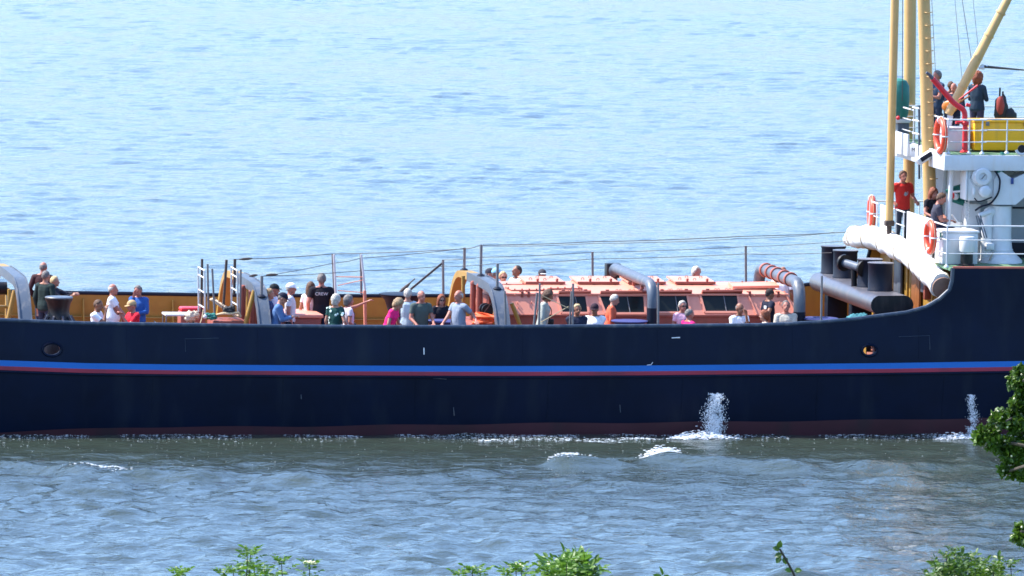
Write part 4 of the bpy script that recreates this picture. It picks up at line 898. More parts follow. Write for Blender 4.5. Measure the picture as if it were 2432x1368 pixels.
for x0, y0, x1, y1, t_, r_ in ((480, 615, 478, 740, 3.0, 0.03), (493, 627, 495, 735, 2.6, 0.024), (504, 638, 510, 755, 2.2, 0.024), (538, 617, 530, 735, 2.9, 0.032), (558, 615, 556, 700, 3.0, 0.034), (572, 640, 570, 755, 2.3, 0.024)):
    MB().tube([P(x0, y0, t_), P(x1, y1, t_)], r_, 8).build('hand_rail_post', M_GREY if r_ < 0.03 else M_CHAIN, gw)
mb = MB(); a, b2 = P(506, 708, 3.4), P(566, 750, 2.0)
for k_ in range(6):
    MB().bar([a + Vector((0, 0.09 * k_, -0.012 * k_)), b2 + Vector((0, 0.09 * k_, -0.012 * k_))], 0.08, 0.035, (0, 1, 0)).build('plank', M_WOOD, gw)
for k_ in range(7): c = a.lerp(b2, 0.08 + k_ * 0.14); MB().bar([c + Vector((0, -0.05, 0.03)), c + Vector((0, 0.55, -0.03))], 0.03, 0.03, (1, 0, 0)).build('tread_batten', M_WOOD, gw)
MB().tube(arc_pts([P(483, 735, 2.1), P(480, 755, 2.0), P(474, 772, 1.9)], 0.1), 0.012, 6).build('rope', M_ROPE, gw)
q = P(543, 738, 1.9); lump('black_bag', [(q, (0.13, 0.12, 0.11)), (q + Vector((0.08, 0, 0.04)), (0.07, 0.1, 0.09))], M_RUBBER, 'black bag lying on the gangway boards', 'bag', (q.x, q.y, q.z - 0.1))
q = P(502, 752, 1.9); lump('green_net', [(q, (0.13, 0.12, 0.08)), (q + Vector((-0.1, 0, 0.03)), (0.06, 0.07, 0.06))], M_GTARP, 'green net bundle at the foot of the gangway ladder', 'net', (q.x, q.y, q.z - 0.08))
MB().ball(P(487, 752, 1.8), 0.05, 12, 8).build('float', M_WHITE, gw)
MB().tube(arc_pts([P(515, 748, 1.95), P(530, 744, 1.8), P(548, 746, 1.8), P(566, 742, 1.8), P(572, 752, 1.8)], .1), 0.03, 8).build('rope', M_ROPE, gw)

# low red hatch amidships
q = P(735, 745, 3.6); hc = thing('cargo_hatch', (q.x, 3.6, deckz(q.x)), 'low red oxide cargo hatch behind the seated group', 'hatch')
zt = P(735, 741, 3.6).z; xa, xb_ = P(672, 755, 3.0).x, P(765, 755, 3.0).x
MB().bevbox(((xa + xb_) / 2, 3.9, (deckz(q.x) + zt - 0.1) / 2), (xb_ - xa, 1.5, zt - 0.1 - deckz(q.x)), 0.03).build('coaming', M_OXIDE, hc)
MB().bevbox(((xa + xb_) / 2, 3.9, zt - 0.06), (xb_ - xa + 0.1, 1.6, 0.08), 0.02).build('cover', M_SALMON, hc)
# orange hose coils
q = P(1150, 760, 2.2); co = thing('orange_hose_coil', (q.x, 2.2, deckz(q.x)), 'heap of bright orange hose behind the man in grey', 'hose')
zb_ = deckz(q.x); zq = P(1150, 764, 2.2).z
MB().lathe((q.x, 2.2, zb_), [(0.22, 0), (0.2, zq - zb_ - 0.02)], 16).build('stand', M_OXIDE, co)
for k_, (r_, dz) in enumerate(((0.26, 0.0), (0.24, 0.05), (0.27, 0.10), (0.22, 0.14))): MB().torus((q.x + 0.01 * k_, 2.2, zq + dz), r_, 0.032, (0.1 * (k_ - 1), 0.08 * (-1) ** k_, 1), 26, 8).build('coil', M_ORANGE, co)
# dark winch behind, left of the engine house
q = P(1155, 735, 3.0); wi = thing('hand_winch', (q.x, 3.0, deckz(q.x)), 'small dark hand winch between the grey arch and engine house', 'winch')
MB().bevbox((q.x, 3.0, (deckz(q.x) + q.z) / 2 - 0.05), (0.3, 0.3, q.z - deckz(q.x) - 0.1), 0.03).build('pedestal', M_OXIDE, wi); MB().lathe((q.x, 2.8, q.z), [(0.14, 0), (0.14, 0.06), (0.07, 0.08), (0.07, 0.3), (0.14, 0.32), (0.14, 0.38)], 18, axis='Y').build('drum', M_BLACK, wi)
MB().tube([P(1150, 742, 2.7), P(1182, 700, 1.8)], 0.008, 6).build('wire', M_WIRE, wi)
# gear lying at the after arch: tyre fender and pipe
q = P(28, 748, 3.4); ty = thing('tyre_fender', (q.x, 3.4, deckz(q.x)), 'black tyre fender standing inside the aftermost arch', 'tyre')
MB().torus((q.x, 3.4, deckz(q.x) + 0.42), 0.30, 0.12, 'Y', 28, 12).build('tyre', M_RUBBER, ty)
q = P(2, 684, 3.6); wd_ = thing('aft_winch', (q.x - 0.2, 3.6, deckz(q.x)), 'ochre winch frame with a black drum at the picture edge', 'winch')
MB().lathe((q.x - 0.35, 3.3, q.z), [(0.17, 0.0), (0.17, 0.8)], 20, axis='X').build('drum', M_BLACK, wd_) if False else MB().tube([(q.x - 0.5, 3.5, q.z), (q.x + 0.12, 3.5, q.z)], 0.15, 20).build('drum', M_BLACK, wd_)
for dx in (-0.45, 0.16): MB().bevbox((q.x + dx, 3.5, (deckz(q.x) + q.z) / 2), (0.08, 0.5, q.z - deckz(q.x)), 0.02).build('frame', M_OCHRE, wd_)
MB().bevbox((q.x - 0.15, 3.5, q.z - 0.42), (0.7, 0.3, 0.05), 0.01).build('cross_bar', M_OCHRE, wd_)

# stanchions and wire guard lines -------------------------------------------------
def st2(x0, y0, x1, y1, t_, r_=0.024, m=M_GREY, nm='stanchion'): part(MB().tube([P(x0, y0, t_), P(x1, y1, t_)], r_, 8), nm, m)
for a in ((1052, 617, 1053, 722, BEAM - 0.1, 0.032), (1407, 598, 1408, 720, BEAM - 0.1, 0.03), (1771, 584, 1772, 720, BEAM - 0.1, 0.03), (790, 603, 794, 700, BEAM - 0.15, 0.03), (857, 603, 858, 700, BEAM - 0.15, 0.03),
          (1563, 672, 1563, 790, 0.25, 0.028), (1952, 655, 1950, 780, 0.25, 0.026), (1361, 673, 1360, 790, 0.25, 0.026), (1282, 673, 1280, 790, 0.25, 0.026), (1357, 692, 1352, 790, 0.3, 0.02), (1276, 695, 1266, 790, 0.3, 0.026), (1199, 691, 1202, 790, 0.3, 0.026)): st2(*a)
st2(793, 604, 802, 790, 5.2, 0.026, M_WHITE, 'white_guard_post'); st2(858, 604, 868, 700, 5.2, 0.026, M_WHITE, 'white_guard_post'); st2(866, 690, 868, 790, 5.2, 0.04, M_SALMON, 'white_guard_post')
def wire(pts, r_=0.006, m=M_WIRE, sag=0.0, nm='guard_wire'):
    pts = [P(*p) for p in pts]; out = []
    for i in range(len(pts) - 1):
        for k in range(8): u = k / 8; out.append(pts[i].lerp(pts[i + 1], u) - Vector((0, 0, sag * 4 * u * (1 - u))))
    out.append(pts[-1]); part(MB().tube(out, r_, 5), nm, m)
tA = BEAM - 0.2
wire([(556, 616, 3.0), (790, 603, tA), (1102, 591, 6.2), (1141, 582, 4.5), (1407, 574, 5.5), (1771, 561, 6.5), (2040, 549, 7.0)], 0.0085, sag=0.02)
wire([(622, 656, 2.8), (790, 625, 5.2), (857, 613, 5.2), (1102, 590, 6.2)], 0.007, sag=0.02)
wire([(622, 656, 2.2), (857, 643, 5.2), (1052, 632, tA), (1181, 626, 2.0), (1407, 615, tA), (1771, 603, tA), (1975, 600, 6)], 0.007, sag=0.02)
wire([(1052, 617, tA), (1141, 611, 6.0), (1407, 599, tA), (1771, 586, tA), (2010, 572, 7.4)], 0.0065, sag=0.02)
wire([(1141, 584, 4.5), (1407, 578, 6.5), (1771, 566, 6.5), (1980, 552, 7.0)], 0.0055, sag=0.03)
wire([(797, 657, 5.2), (862, 658, 5.2)], 0.012, M_SALMON, nm='red_guard_line'); wire([(802, 678, 5.2), (862, 665, 5.2)], 0.01, M_SALMON, nm='red_guard_line'); wire([(802, 690, 5.2), (866, 695, 5.2)], 0.01, M_SALMON, nm='red_guard_line')
wire([(1285, 765, 0.3), (1350, 728, 0.3)], 0.011, M_ROPE, nm='guard_rope'); wire([(1283, 700, 0.3), (1350, 732, 0.3)], 0.009, M_ROPE, nm='guard_rope')
# turnbuckles at the after ends
for x0, y0, x1, y1, t_ in ((568, 616, 600, 614, 3.1), (632, 653, 660, 652, 2.6), (592, 656, 612, 653, 2.6)):
    part(MB().tube([P(x0, y0, t_), P((x0 * 2 + x1) / 3, (y0 * 2 + y1) / 3, t_), P((x0 + 2 * x1) / 3, (y0 + 2 * y1) / 3, t_), P(x1, y1, t_)], [0.012, 0.03, 0.03, 0.012], 8), 'turnbuckle', M_CHAIN)
# chain stay down to the bitt
a, b2 = P(1049, 626, 8.0), P(972, 690, 6.2)
for k_ in range(22):
    c = a.lerp(b2, (k_ + .5) / 22); d = (b2 - a).normalized(); s1 = d.cross(Vector((0, 1, 0) if k_ % 2 else (1, 0, 0.4))).normalized()
    part(MB().bar([c - d * 0.045, c + d * 0.045], 0.05, 0.022, s1), 'chain_link', M_CHAIN, smooth=True)
part(MB().tube([P(946, 698, 5.2), P(956, 688, 5.3), P(966, 680, 5.4), P(974, 672, 5.5)], [0.02, 0.04, 0.04, 0.018], 8), 'turnbuckle', M_CHAIN)
part(MB().tube([P(974, 672, 5.5), P(985, 662, 5.6)], 0.014, 6), 'turnbuckle', M_CHAIN)
# teal and dark bags beneath the towing beam
q = P(2030, 760, 1.4); lump('teal_bag', [(q, (0.2, 0.15, 0.14)), (q + Vector((0.18, 0, 0.04)), (0.14, 0.12, 0.12))], M_TEALCLOTH, 'crumpled teal bag under the towing beam', 'bag', (q.x, q.y, q.z - 0.14))
q = P(2385, 250, 4.2); bp_ = thing('red_backpack', (q.x, 4.2, ZUP), 'dark backpack with red panels by the upper deck rail', 'backpack')
for px_, py_, s_ in ((2378, 262, (0.17, 0.14, 0.36)), (2395, 275, (0.2, 0.16, 0.18))):
    MB().ball(P(px_, py_, 4.2), s_, 14, 10, 0.2).build('sack', M_RUBBER, bp_)
MB().ball(P(2376, 250, 4.05), (0.10, 0.08, 0.22), 12, 10, 0.2).build('red_panel', mat('dull_red_fabric', (0.28, 0.04, 0.03), 0.8), bp_)
for px_, y0, y1 in ((2375, 208, 240), (2382, 217, 245)): MB().tube([P(px_, y0, 4.2), P(px_ - 1, y1, 4.2)], 0.022, 8).build('pole_handle', M_BLACK, bp_)
MB().bevbox((q.x, 4.2, (ZUP + P(2385, 290, 4.2).z) / 2), (0.5, 0.4, P(2385, 290, 4.2).z - ZUP), 0.03).build('crate', M_BEAM, bp_)

# ------------------------------------------------------------------ people
SKIN = {'fair': (0.40, 0.20, 0.14), 'pink': (0.40, 0.165, 0.12), 'tan': (0.26, 0.115, 0.07)}
HAIR = {'grey': (0.15, 0.135, 0.125), 'white': (0.44, 0.41, 0.36), 'brown': (0.09, 0.045, 0.025), 'dark': (0.03, 0.022, 0.02), 'blond': (0.50, 0.36, 0.18), 'red': (0.22, 0.055, 0.02), 'sandy': (0.30, 0.20, 0.11)}
def fabric(c, name=None):
    k = 'cloth_%02x%02x%02x' % tuple(int(min(1, x) * 255) for x in c)
    return mat(k, c, 0.85, var=0.10, scale=7, bump=0.35, bscale=22, spec=0.2)
def skin_m(k):
    m_ = mat('skin_' + k, SKIN[k], 0.5, var=0.08, scale=9, spec=0.3); m_.node_tree.nodes['Principled BSDF'].inputs['Subsurface Weight'].default_value = 0.0; return m_
def hair_m(k): return mat('hair_' + k, HAIR[k], 0.7, var=0.5, scale=26, bump=0.9, bscale=45)
M_EYE = mat('eye_dark', (0.03, 0.02, 0.02), 0.4); M_LIP = mat('lip', (0.33, 0.10, 0.09), 0.5); M_LENS = mat('sunglass_lens', (0.01, 0.01, 0.012), 0.15); M_SHOE = mat('dark_shoe', (0.03, 0.028, 0.03), 0.6)

def ring_seg(vs, fs, a, b_, r1, r2, n=10):
    d = (b_ - a); L = d.length; d = d / max(L, 1e-6); p = d.orthogonal().normalized(); q = d.cross(p); o = len(vs)
    prof = [(-r1, 0.02), (-r1 * 0.7, r1 * 0.71), (0, r1), (L * .5, (r1 + r2) / 2), (L, r2), (L + r2 * 0.7, r2 * 0.71), (L + r2, 0.02)]
    for z, r in prof:
        for j in range(n):
            t_ = 2 * math.pi * j / n; vs.append(a + d * z + (p * math.cos(t_) + q * math.sin(t_)) * r)
    k = len(prof)
    for i in range(k - 1):
        for j in range(n): fs.append((o + i * n + j, o + i * n + (j + 1) % n, o + (i + 1) * n + (j + 1) % n, o + (i + 1) * n + j))
    fs.append(tuple(o + j for j in range(n))[::-1]); fs.append(tuple(o + (k - 1) * n + j for j in range(n)))
def loft(vs, fs, rings, n=16):
    o = len(vs)
    for c, a, b_, ax, ay in rings:
        for j in range(n):
            t_ = 2 * math.pi * j / n; ct, st_ = math.cos(t_), math.sin(t_)
            ct = math.copysign(abs(ct) ** 0.85, ct); st_ = math.copysign(abs(st_) ** 0.85, st_); vs.append(c + ax * (a * ct) + ay * (b_ * st_))
    k = len(rings)
    for i in range(k - 1):
        for j in range(n): fs.append((o + i * n + j, o + i * n + (j + 1) % n, o + (i + 1) * n + (j + 1) % n, o + (i + 1) * n + j))
    fs.append(tuple(o + j for j in range(n))[::-1]); fs.append(tuple(o + (k - 1) * n + j for j in range(n)))
def ellip(vs, fs, c, r, rot, n=16, m_=12):
    o = len(vs)
    for i in range(m_ + 1):
        th = math.pi * i / m_
        for j in range(n):
            ph = 2 * math.pi * j / n; vs.append(c + rot @ Vector((r[0] * math.sin(th) * math.cos(ph), r[1] * math.sin(th) * math.sin(ph), r[2] * math.cos(th))))
    for i in range(m_):
        for j in range(n): fs.append((o + i * n + j, o + (i + 1) * n + j, o + (i + 1) * n + (j + 1) % n, o + i * n + (j + 1) % n))

def skeleton(sp):
    """joints in the person's own frame: x = own left(+)..., y- = forward, z up; feet at z = 0"""
    k = sp['h'] / 1.75; seat = sp.get('sit', False); lean = R(sp.get('lean', 0)); fat = sp.get('fat', 1.0); fem = sp.get('fem', False)
    J = {}; zp = (0.50 if seat else 0.93) * k; pel = Vector((0, 0, zp))
    Rm = Matrix.Rotation(lean, 3, 'X')                       # +lean bends forward (towards -y)
    up = lambda x, y, z: pel + Rm @ Vector((x * k, y * k, z * k))
    J['pel'] = pel; J['waist'] = up(0, 0.0, 0.14); J['chest'] = up(0, 0.005, 0.34); J['neck'] = up(0, 0.01, 0.53)
    hn = R(sp.get('nod', 0)); hy = R(sp.get('turn', 0))
    Hm = Matrix.Rotation(hy, 3, 'Z') @ Matrix.Rotation(lean * 0.35 + hn, 3, 'X'); J['Hm'] = Hm; J['Rm'] = Rm
    J['head'] = J['neck'] + Rm @ Vector((0, 0, 0.035 * k)) + Hm @ Vector((0, -0.025 * k, 0.130 * k))
    sw = (0.165 if fem else 0.19) * k
    for s_, nm in ((1, 'L'), (-1, 'R')):
        J['sh' + nm] = up(s_ * sw / k, 0.01, 0.47)
        tgt = sp.get('hand' + nm)
        sh = J['sh' + nm]; ua, fa = 0.29 * k, 0.255 * k
        if tgt is None: hand = sh + Vector((s_ * 0.07 * k, -0.06 * k, -0.52 * k))
        else: hand = Vector((tgt[0] * k, tgt[1] * k, 0)) + Vector((0, 0, sh.z + tgt[2] * k))   # z is measured from the shoulder
        d = hand - sh; L = min(d.length, (ua + fa) * 0.995); d.normalize(); hand = sh + d * L
        ca = (ua * ua + L * L - fa * fa) / (2 * ua * L); ca = max(-1, min(1, ca)); hint = Vector((s_ * 0.45, 0.5, -0.7)); hint -= d * hint.dot(d); hint.normalize()
        J['el' + nm] = sh + d * (ua * ca) + hint * (ua * math.sqrt(max(0, 1 - ca * ca))); J['wr' + nm] = hand
        hp = pel + Vector((s_ * 0.09 * k, 0, -0.02)); J['hip' + nm] = hp
        if seat: J['kn' + nm] = hp + Vector((s_ * 0.06 * k, -0.43 * k, -0.02)); J['an' + nm] = Vector((J['kn' + nm].x, J['kn' + nm].y - 0.02, 0.08))
        else:
            st_ = sp.get('stride', 0) * s_; J['kn' + nm] = Vector((s_ * 0.10 * k, -0.02 - st_ * 0.5, 0.49 * k)); J['an' + nm] = Vector((s_ * 0.11 * k, 0.03 - st_, 0.08))
        J['toe' + nm] = J['an' + nm] + Vector((s_ * 0.02, -0.17 * k, -0.035))
    J['k'] = k; return J
def body_shape(sp, J):
    k = J['k']; fat = sp.get('fat', 1.0); fem = sp.get('fem', False); vs = []; fs = []; segs = []
    Rm = J['Rm']; ax = Vector((1, 0, 0)); ay = Rm @ Vector((0, 1, 0)); w1 = 0.93 if fem else 1.0
    c = lambda y, z: J['pel'] + Rm @ Vector((0, y * k, z * k))
    rings = [(c(0, -0.10), .10 * k, .09 * k, ax, ay), (c(0, -0.04), .165 * k, .115 * k * (0.6 + .4 * fat), ax, ay), (c(0.0, 0.05), .165 * k * (.7 + .3 * fat), .11 * k * fat, ax, ay), (c(-0.01 * fat, 0.16), .155 * k * (.6 + .4 * fat) * (0.9 if fem else 1), .105 * k * fat, ax, ay), (c(-0.005, 0.28), .165 * k * w1, .115 * k * (0.7 + .3 * fat), ax, ay), (c(-0.012 if fem else 0, 0.38), .175 * k * w1, .115 * k, ax, ay), (c(0.005, 0.46), .165 * k * w1, .09 * k, ax, ay), (c(0.01, 0.505), .10 * k, .062 * k, ax, ay), (c(0.01, 0.53), .055 * k, .052 * k, ax, ay)]
    loft(vs, fs, rings); segs.append((J['pel'] + Rm @ Vector((0, 0, -.05)), J['chest'] + Rm @ Vector((0, 0, .08)), .14 * k, .14 * k, 'torso'))
    def seg(a, b_, r1, r2, tg, n=10): ring_seg(vs, fs, a, b_, r1, r2, n); segs.append((a, b_, r1, r2, tg))
    ring_seg(vs, fs, J['chest'] + Rm @ Vector((0, 0.01, 0.1)) * k, J['neck'], .06 * k, .052 * k)
    seg(J['neck'] + Rm @ Vector((0, 0, 0.0)), J['head'] + J['Hm'] @ Vector((0, .02, -.06)) * k, .060 * k, .058 * k, 'neck')
    Hm = J['Hm']; hc = J['head']
    ellip(vs, fs, hc + Hm @ Vector((0, .01, .02)) * k, (.082 * k, .102 * k, .108 * k), Hm); ellip(vs, fs, hc + Hm @ Vector((0, -.02, -.05)) * k, (.064 * k, .078 * k, .074 * k), Hm)
    segs.append((hc + Hm @ Vector((0, 0, -.06)) * k, hc + Hm @ Vector((0, 0, .04)) * k, .08 * k, .09 * k, 'head'))
    ring_seg(vs, fs, hc + Hm @ Vector((0, -.094, .012)) * k, hc + Hm @ Vector((0, -.116, -.022)) * k, .010 * k, .015 * k, 8)      # nose
    ring_seg(vs, fs, hc + Hm @ Vector((-.03, -.078, .032)) * k, hc + Hm @ Vector((.03, -.078, .032)) * k, .014 * k, .014 * k, 8)      # brow
    ring_seg(vs, fs, hc + Hm @ Vector((0, -.076, -.098)) * k, hc + Hm @ Vector((0, -.07, -.088)) * k, .022 * k, .024 * k, 8)      # chin
    ring_seg(vs, fs, hc + Hm @ Vector((-.02, -.086, -.058)) * k, hc + Hm @ Vector((.02, -.086, -.058)) * k, .010 * k, .010 * k, 8)      # mouth
    for s_ in (1, -1): ellip(vs, fs, hc + Hm @ Vector((s_ * .084, .012, -.005)) * k, (.014 * k, .026 * k, .036 * k), Hm, 8, 6)
    for s_, nm in ((1, 'L'), (-1, 'R')):
        am = 0.86 if fem else 1.0
        ring_seg(vs, fs, J['sh' + nm] + Vector((-s_ * .06 * k, 0, 0)), J['sh' + nm], .062 * k * am, .062 * k * am); ring_seg(vs, fs, J['neck'] + Vector((s_ * .02 * k, .012 * k, .0)), J['sh' + nm] + Vector((-s_ * .03 * k, 0, .012 * k)), .048 * k, .05 * k)
        seg(J['sh' + nm], J['el' + nm], .060 * k * am, .046 * k * am, 'uarm'); seg(J['el' + nm], J['wr' + nm], .043 * k * am, .029 * k * am, 'farm')
        # hand: palm and five fingers
        d = (J['wr' + nm] - J['el' + nm]).normalized(); side = d.cross(Vector((0, 0, 1)));
        side = side.normalized() if side.length > 0.2 else Vector((1, 0, 0)); pn = side.cross(d).normalized(); wr = J['wr' + nm]
        for q in (-1, 0, 1): ring_seg(vs, fs, wr + d * .02 * k + side * (q * .022 * k), wr + d * .085 * k + side * (q * .027 * k), .017 * k, .016 * k, 8)
        for q, L_ in ((-1.5, .058), (-.5, .075), (.5, .08), (1.5, .07)):
            a = wr + d * .09 * k + side * (q * .022 * k); b_ = a + d * (L_ * .55 * k) - pn * .010 * k; e = b_ + d * (L_ * .40 * k) - pn * .028 * k
            ring_seg(vs, fs, a, b_, .0098 * k, .0095 * k, 6); ring_seg(vs, fs, b_, e, .0095 * k, .0085 * k, 6)
        a = wr + d * .03 * k + side * (s_ * .03 * k); b_ = a + d * .035 * k + side * (s_ * .028 * k); ring_seg(vs, fs, a, b_, .013 * k, .011 * k, 6); ring_seg(vs, fs, b_, b_ + d * .035 * k + side * (s_ * .006 * k), .011 * k, .009 * k, 6)
        segs.append((wr + d * .03 * k, wr + d * .15 * k, .03 * k, .02 * k, 'hand'))
        seg(J['hip' + nm], J['kn' + nm], .088 * k, .058 * k, 'thigh'); seg(J['kn' + nm], J['an' + nm], .056 * k, .038 * k, 'shin')
        ring_seg(vs, fs, J['an' + nm] + Vector((0, .05 * k, -.035)), J['toe' + nm], .042 * k, .036 * k); segs.append((J['an' + nm] + Vector((0, .04, -.045)), J['toe' + nm], .045, .04, 'foot'))
    return vs, fs, segs

PEOPLE = []
def person(px, py, face, label, h=1.75, hair=('short', 'grey'), top=(.5, .5, .5), bottom=(.03, .04, .07), sleeve='short', skin='fair', base='deck', t=None, cap=None, glasses=None, **kw):
    """px, py: where the photograph shows the crown of the head"""
    sp = dict(px=px, py=py, face=face, label=label, h=h, hair=hair, top=top, bottom=bottom, sleeve=sleeve, skin=skin, base=base, t=t, cap=cap, glasses=glasses, sit=False); sp.update(kw); PEOPLE.append(sp)
exec_people = None
W_ = (0.78, 0.79, 0.82)
# after deck, far side
person(104, 623, 150, 'person in a dark maroon sweater with balding grey hair, standing by the far rail aft', 1.80, ('bald', 'grey'), (.045, .018, .022), sleeve='long', skin='pink', nod=10, handL=(.25, -.1, -.45))
person(109, 643, 135, 'person in a blackish green jacket with cropped grey hair, standing before the maroon sweater', 1.78, ('crop', 'grey'), (.018, .034, .034), sleeve='long', fat=1.15, t=5.2)
person(130, 657, 60, 'blonde person in dark jacket with one fist stretched out, behind the capstan', 1.66, ('short', 'blond'), (.02, .022, .035), sleeve='long', fem=True, handL=(.05, -.50, -.05), handR=(-.05, -.46, -.1))
person(235, 712, 62, 'brown-haired person in white shirt seated aft with a hand at the mouth', 1.78, ('crop', 'brown'), W_, sit=True, handR=(-.04, -.22, .08), handL=(.1, -.32, -.25), skin='tan', nod=8, t=1.6)
person(268, 675, 78, 'stout bald person in a white T-shirt standing upright, arms down', 1.78, ('bald', 'white'), W_, fat=1.5, skin='pink', handR=(-.1, -.33, -.42), handL=(.12, -.33, -.42), t=2.6)
person(327, 679, -35, 'grey-haired person in a blue long-sleeved shirt, hand at the chin', 1.74, ('short', 'grey'), (.03, .10, .33), sleeve='long', skin='pink', handR=(-.02, -.22, .1), handL=(.1, -.25, -.3), nod=14, t=3.2)
person(311, 714, -72, 'person in a red T-shirt and beige cap drinking from both hands', 1.76, ('crop', 'grey'), (.50, .012, .03), sit=True, cap=(.45, .30, .15), handL=(.03, -.27, -.02), handR=(-.03, -.27, -.02), nod=12, skin='pink', t=1.5)
# seated group amidships
person(677, 697, 78, 'person in a blue denim shirt and navy cap looking down, beside the grey arch', 1.76, ('crop', 'grey'), (.09, .17, .34), sit=True, cap=(.012, .014, .03), sleeve='long', lean=12, nod=22, handL=(.08, -.42, -.22), handR=(-.08, -.40, -.22), t=1.4)
person(653, 675, 70, 'person in a pale lavender shirt and dark cap behind the denim shirt', 1.72, ('crop', 'grey'), (.60, .60, .72), cap=(.015, .02, .025), skin='pink', nod=6, sit='no', t=3.0)
person(640, 686, 85, 'sandy-haired person in a navy top, half hidden behind the arch', 1.66, ('short', 'sandy'), (.04, .06, .15), fem=True, t=2.6)
person(692, 674, 80, 'person in a white cap and off-white shirt with a blue shoulder strap', 1.78, ('crop', 'white'), (.62, .62, .66), cap=(.82, .82, .84), skin='pink', nod=4, t=3.2)
person(738, 672, 150, 'person with long curly brown hair in a pale pink top and grey shorts', 1.70, ('long', 'brown'), (.74, .62, .64), bottom=(.16, .19, .22), fem=True, skin='fair', t=4.4)
person(764, 650, 172, 'tall person in a black T-shirt with white lettering on the back', 1.88, ('short', 'grey'), (.012, .012, .018), bottom=(.03, .05, .11), skin='pink', handL=(.26, -.05, -.5), handR=(-.26, -.05, -.5), text='CREW', t=4.2)
person(798, 700, 140, 'white-haired person in a dark green flowered blouse, hand on the rail', 1.62, ('bob', 'white'), (.012, .055, .05), fem=True, handR=(-.28, -.12, -.42), skin='fair', flowers=True, t=0.75)
person(828, 702, 100, 'grey-haired person in lavender T-shirt pointing forward with an outstretched arm', 1.64, ('bob', 'grey'), (.55, .50, .58), fem=True, handL=(.12, -.55, .20), handR=(-.2, -.15, -.42), skin='pink', strap=True, t=1.0)
# round the first standing table
person(969, 686, 160, 'white-haired person in a pale blue shirt, back turned beside the navy bitt', 1.68, ('short', 'white'), (.42, .52, .56), skin='fair', fem=True, t=1.9)
person(1001, 691, 12, 'balding person in a dark olive V-neck T-shirt facing out', 1.76, ('bald', 'grey'), (.07, .095, .085), skin='pink', handL=(.2, -.3, -.38), handR=(-.2, -.25, -.4), turn=15, t=1.3)
person(952, 711, 62, 'person in a hot pink T-shirt leaning at the rail, light brown hair over the face', 1.64, ('bob', 'sandy'), (.80, .02, .17), fem=True, lean=22, handR=(-.18, -.30, -.45), handL=(.2, -.42, -.42), nod=22, skin='fair', t=0.6)
person(1049, 701, 4, 'red-haired person in sunglasses and black top leaning on the navy table', 1.66, ('long', 'red'), (.012, .013, .02), fem=True, lean=14, handL=(.06, -.38, -.30), handR=(-.1, -.38, -.30), glasses=True, skin='fair', t=2.2)
person(1090, 690, -62, 'bald white-bearded person in a grey-blue T-shirt reaching back with one arm', 1.78, ('bald', 'white'), (.22, .26, .33), fat=1.2, skin='pink', handL=(.48, .12, -.30), handR=(-.10, -.38, -.40), t=0.9)
# beyond the house
person(1164, 638, 65, 'person in a dark cap and white shirt beyond the engine house', 1.78, ('crop', 'grey'), W_, cap=(.03, .03, .045), t=7.0)
person(1179, 637, 120, 'person in a light blue cap and bright blue shirt beyond the house', 1.80, ('crop', 'grey'), (.09, .30, .75), cap=(.25, .60, .85), t=6.7)
person(1195, 646, 5, 'blonde person in sunglasses and salmon top facing out over the house end', 1.66, ('short', 'blond'), (.66, .42, .36), fem=True, glasses=True, t=6.3)
person(1231, 631, -70, 'dark-haired person in a white shirt looking aft over the hatches', 1.84, ('crop', 'dark'), W_, skin='tan', nod=-12, t=7.1)
person(1288, 640, 10, 'person in a dark cap with white peak, only the head above the hatches', 1.76, ('crop', 'dark'), (.3, .3, .32), cap=(.05, .05, .06), brim=(.7, .7, .72), skin='tan', t=7.4)
person(1654, 635, 25, 'white-haired person peering over the roof hatches', 1.76, ('bob', 'white'), (.4, .4, .45), fem=True, skin='pink', t=7.4)
person(1860, 634, 150, 'bald person in a white shirt beyond the clamped pipe arch', 1.80, ('none', 'grey'), W_, skin='tan', t=7.0)
# along the rail before the house
person(1306, 690, 75, 'person with brown hair in a pale khaki jacket walking forward between the posts', 1.72, ('bob', 'brown'), (.34, .36, .32), sleeve='long', fem=True, nod=18, lean=8, skin='tan', stride=.12, strap=True, t=1.2)
person(1371, 723, 6, 'person in a navy polo shirt with fair cropped hair, arms folded', 1.74, ('short', 'blond'), (.018, .022, .045), sit=True, handL=(-.06, -.26, -.26), handR=(.06, -.28, -.28), skin='tan', t=0.8)
person(1412, 722, -25, 'person in a white T-shirt and dark cap, arms crossed', 1.78, ('crop', 'dark'), W_, cap=(.03, .016, .025), sit=True, handL=(-.08, -.26, -.28), handR=(.08, -.27, -.26), skin='tan', nod=8, t=1.3)
person(1463, 701, 82, 'white-blond person in an orange-red cardigan with turquoise below', 1.68, ('short', 'white'), (.62, .12, .06), sleeve='long', bottom=(.02, .28, .42), fem=True, lean=10, nod=14, skin='fair', t=1.9)
person(1621, 715, 18, 'person in a pale pink T-shirt and sunglasses with grey-blond hair', 1.68, ('short', 'white'), (.74, .42, .50), sit=True, fem=True, glasses=True, skin='pink', t=1.3)
person(1637, 734, 110, 'cropped grey-haired person in a magenta sweater, arm along the rail', 1.72, ('crop', 'grey'), (.55, .015, .14), sit=True, sleeve='long', handL=(.10, -.50, -.28), handR=(-.2, -.3, -.3), skin='pink', t=0.6)
person(1757, 720, 25, 'bald person in a white polo shirt holding a hand to the mouth', 1.80, ('bald', 'grey'), W_, sit=True, handL=(.03, -.22, .08), handR=(-.1, -.3, -.3), skin='tan', fat=1.15, t=1.3)
person(1829, 687, 105, 'person in a navy work shirt with white shoulder patch and dark cap', 1.80, ('crop', 'dark'), (.012, .015, .03), bottom=(.012, .014, .025), skin='tan', cap=(.05, .035, .03), nod=6, handR=(-.25, .1, -.4), patch=True, t=1.9)
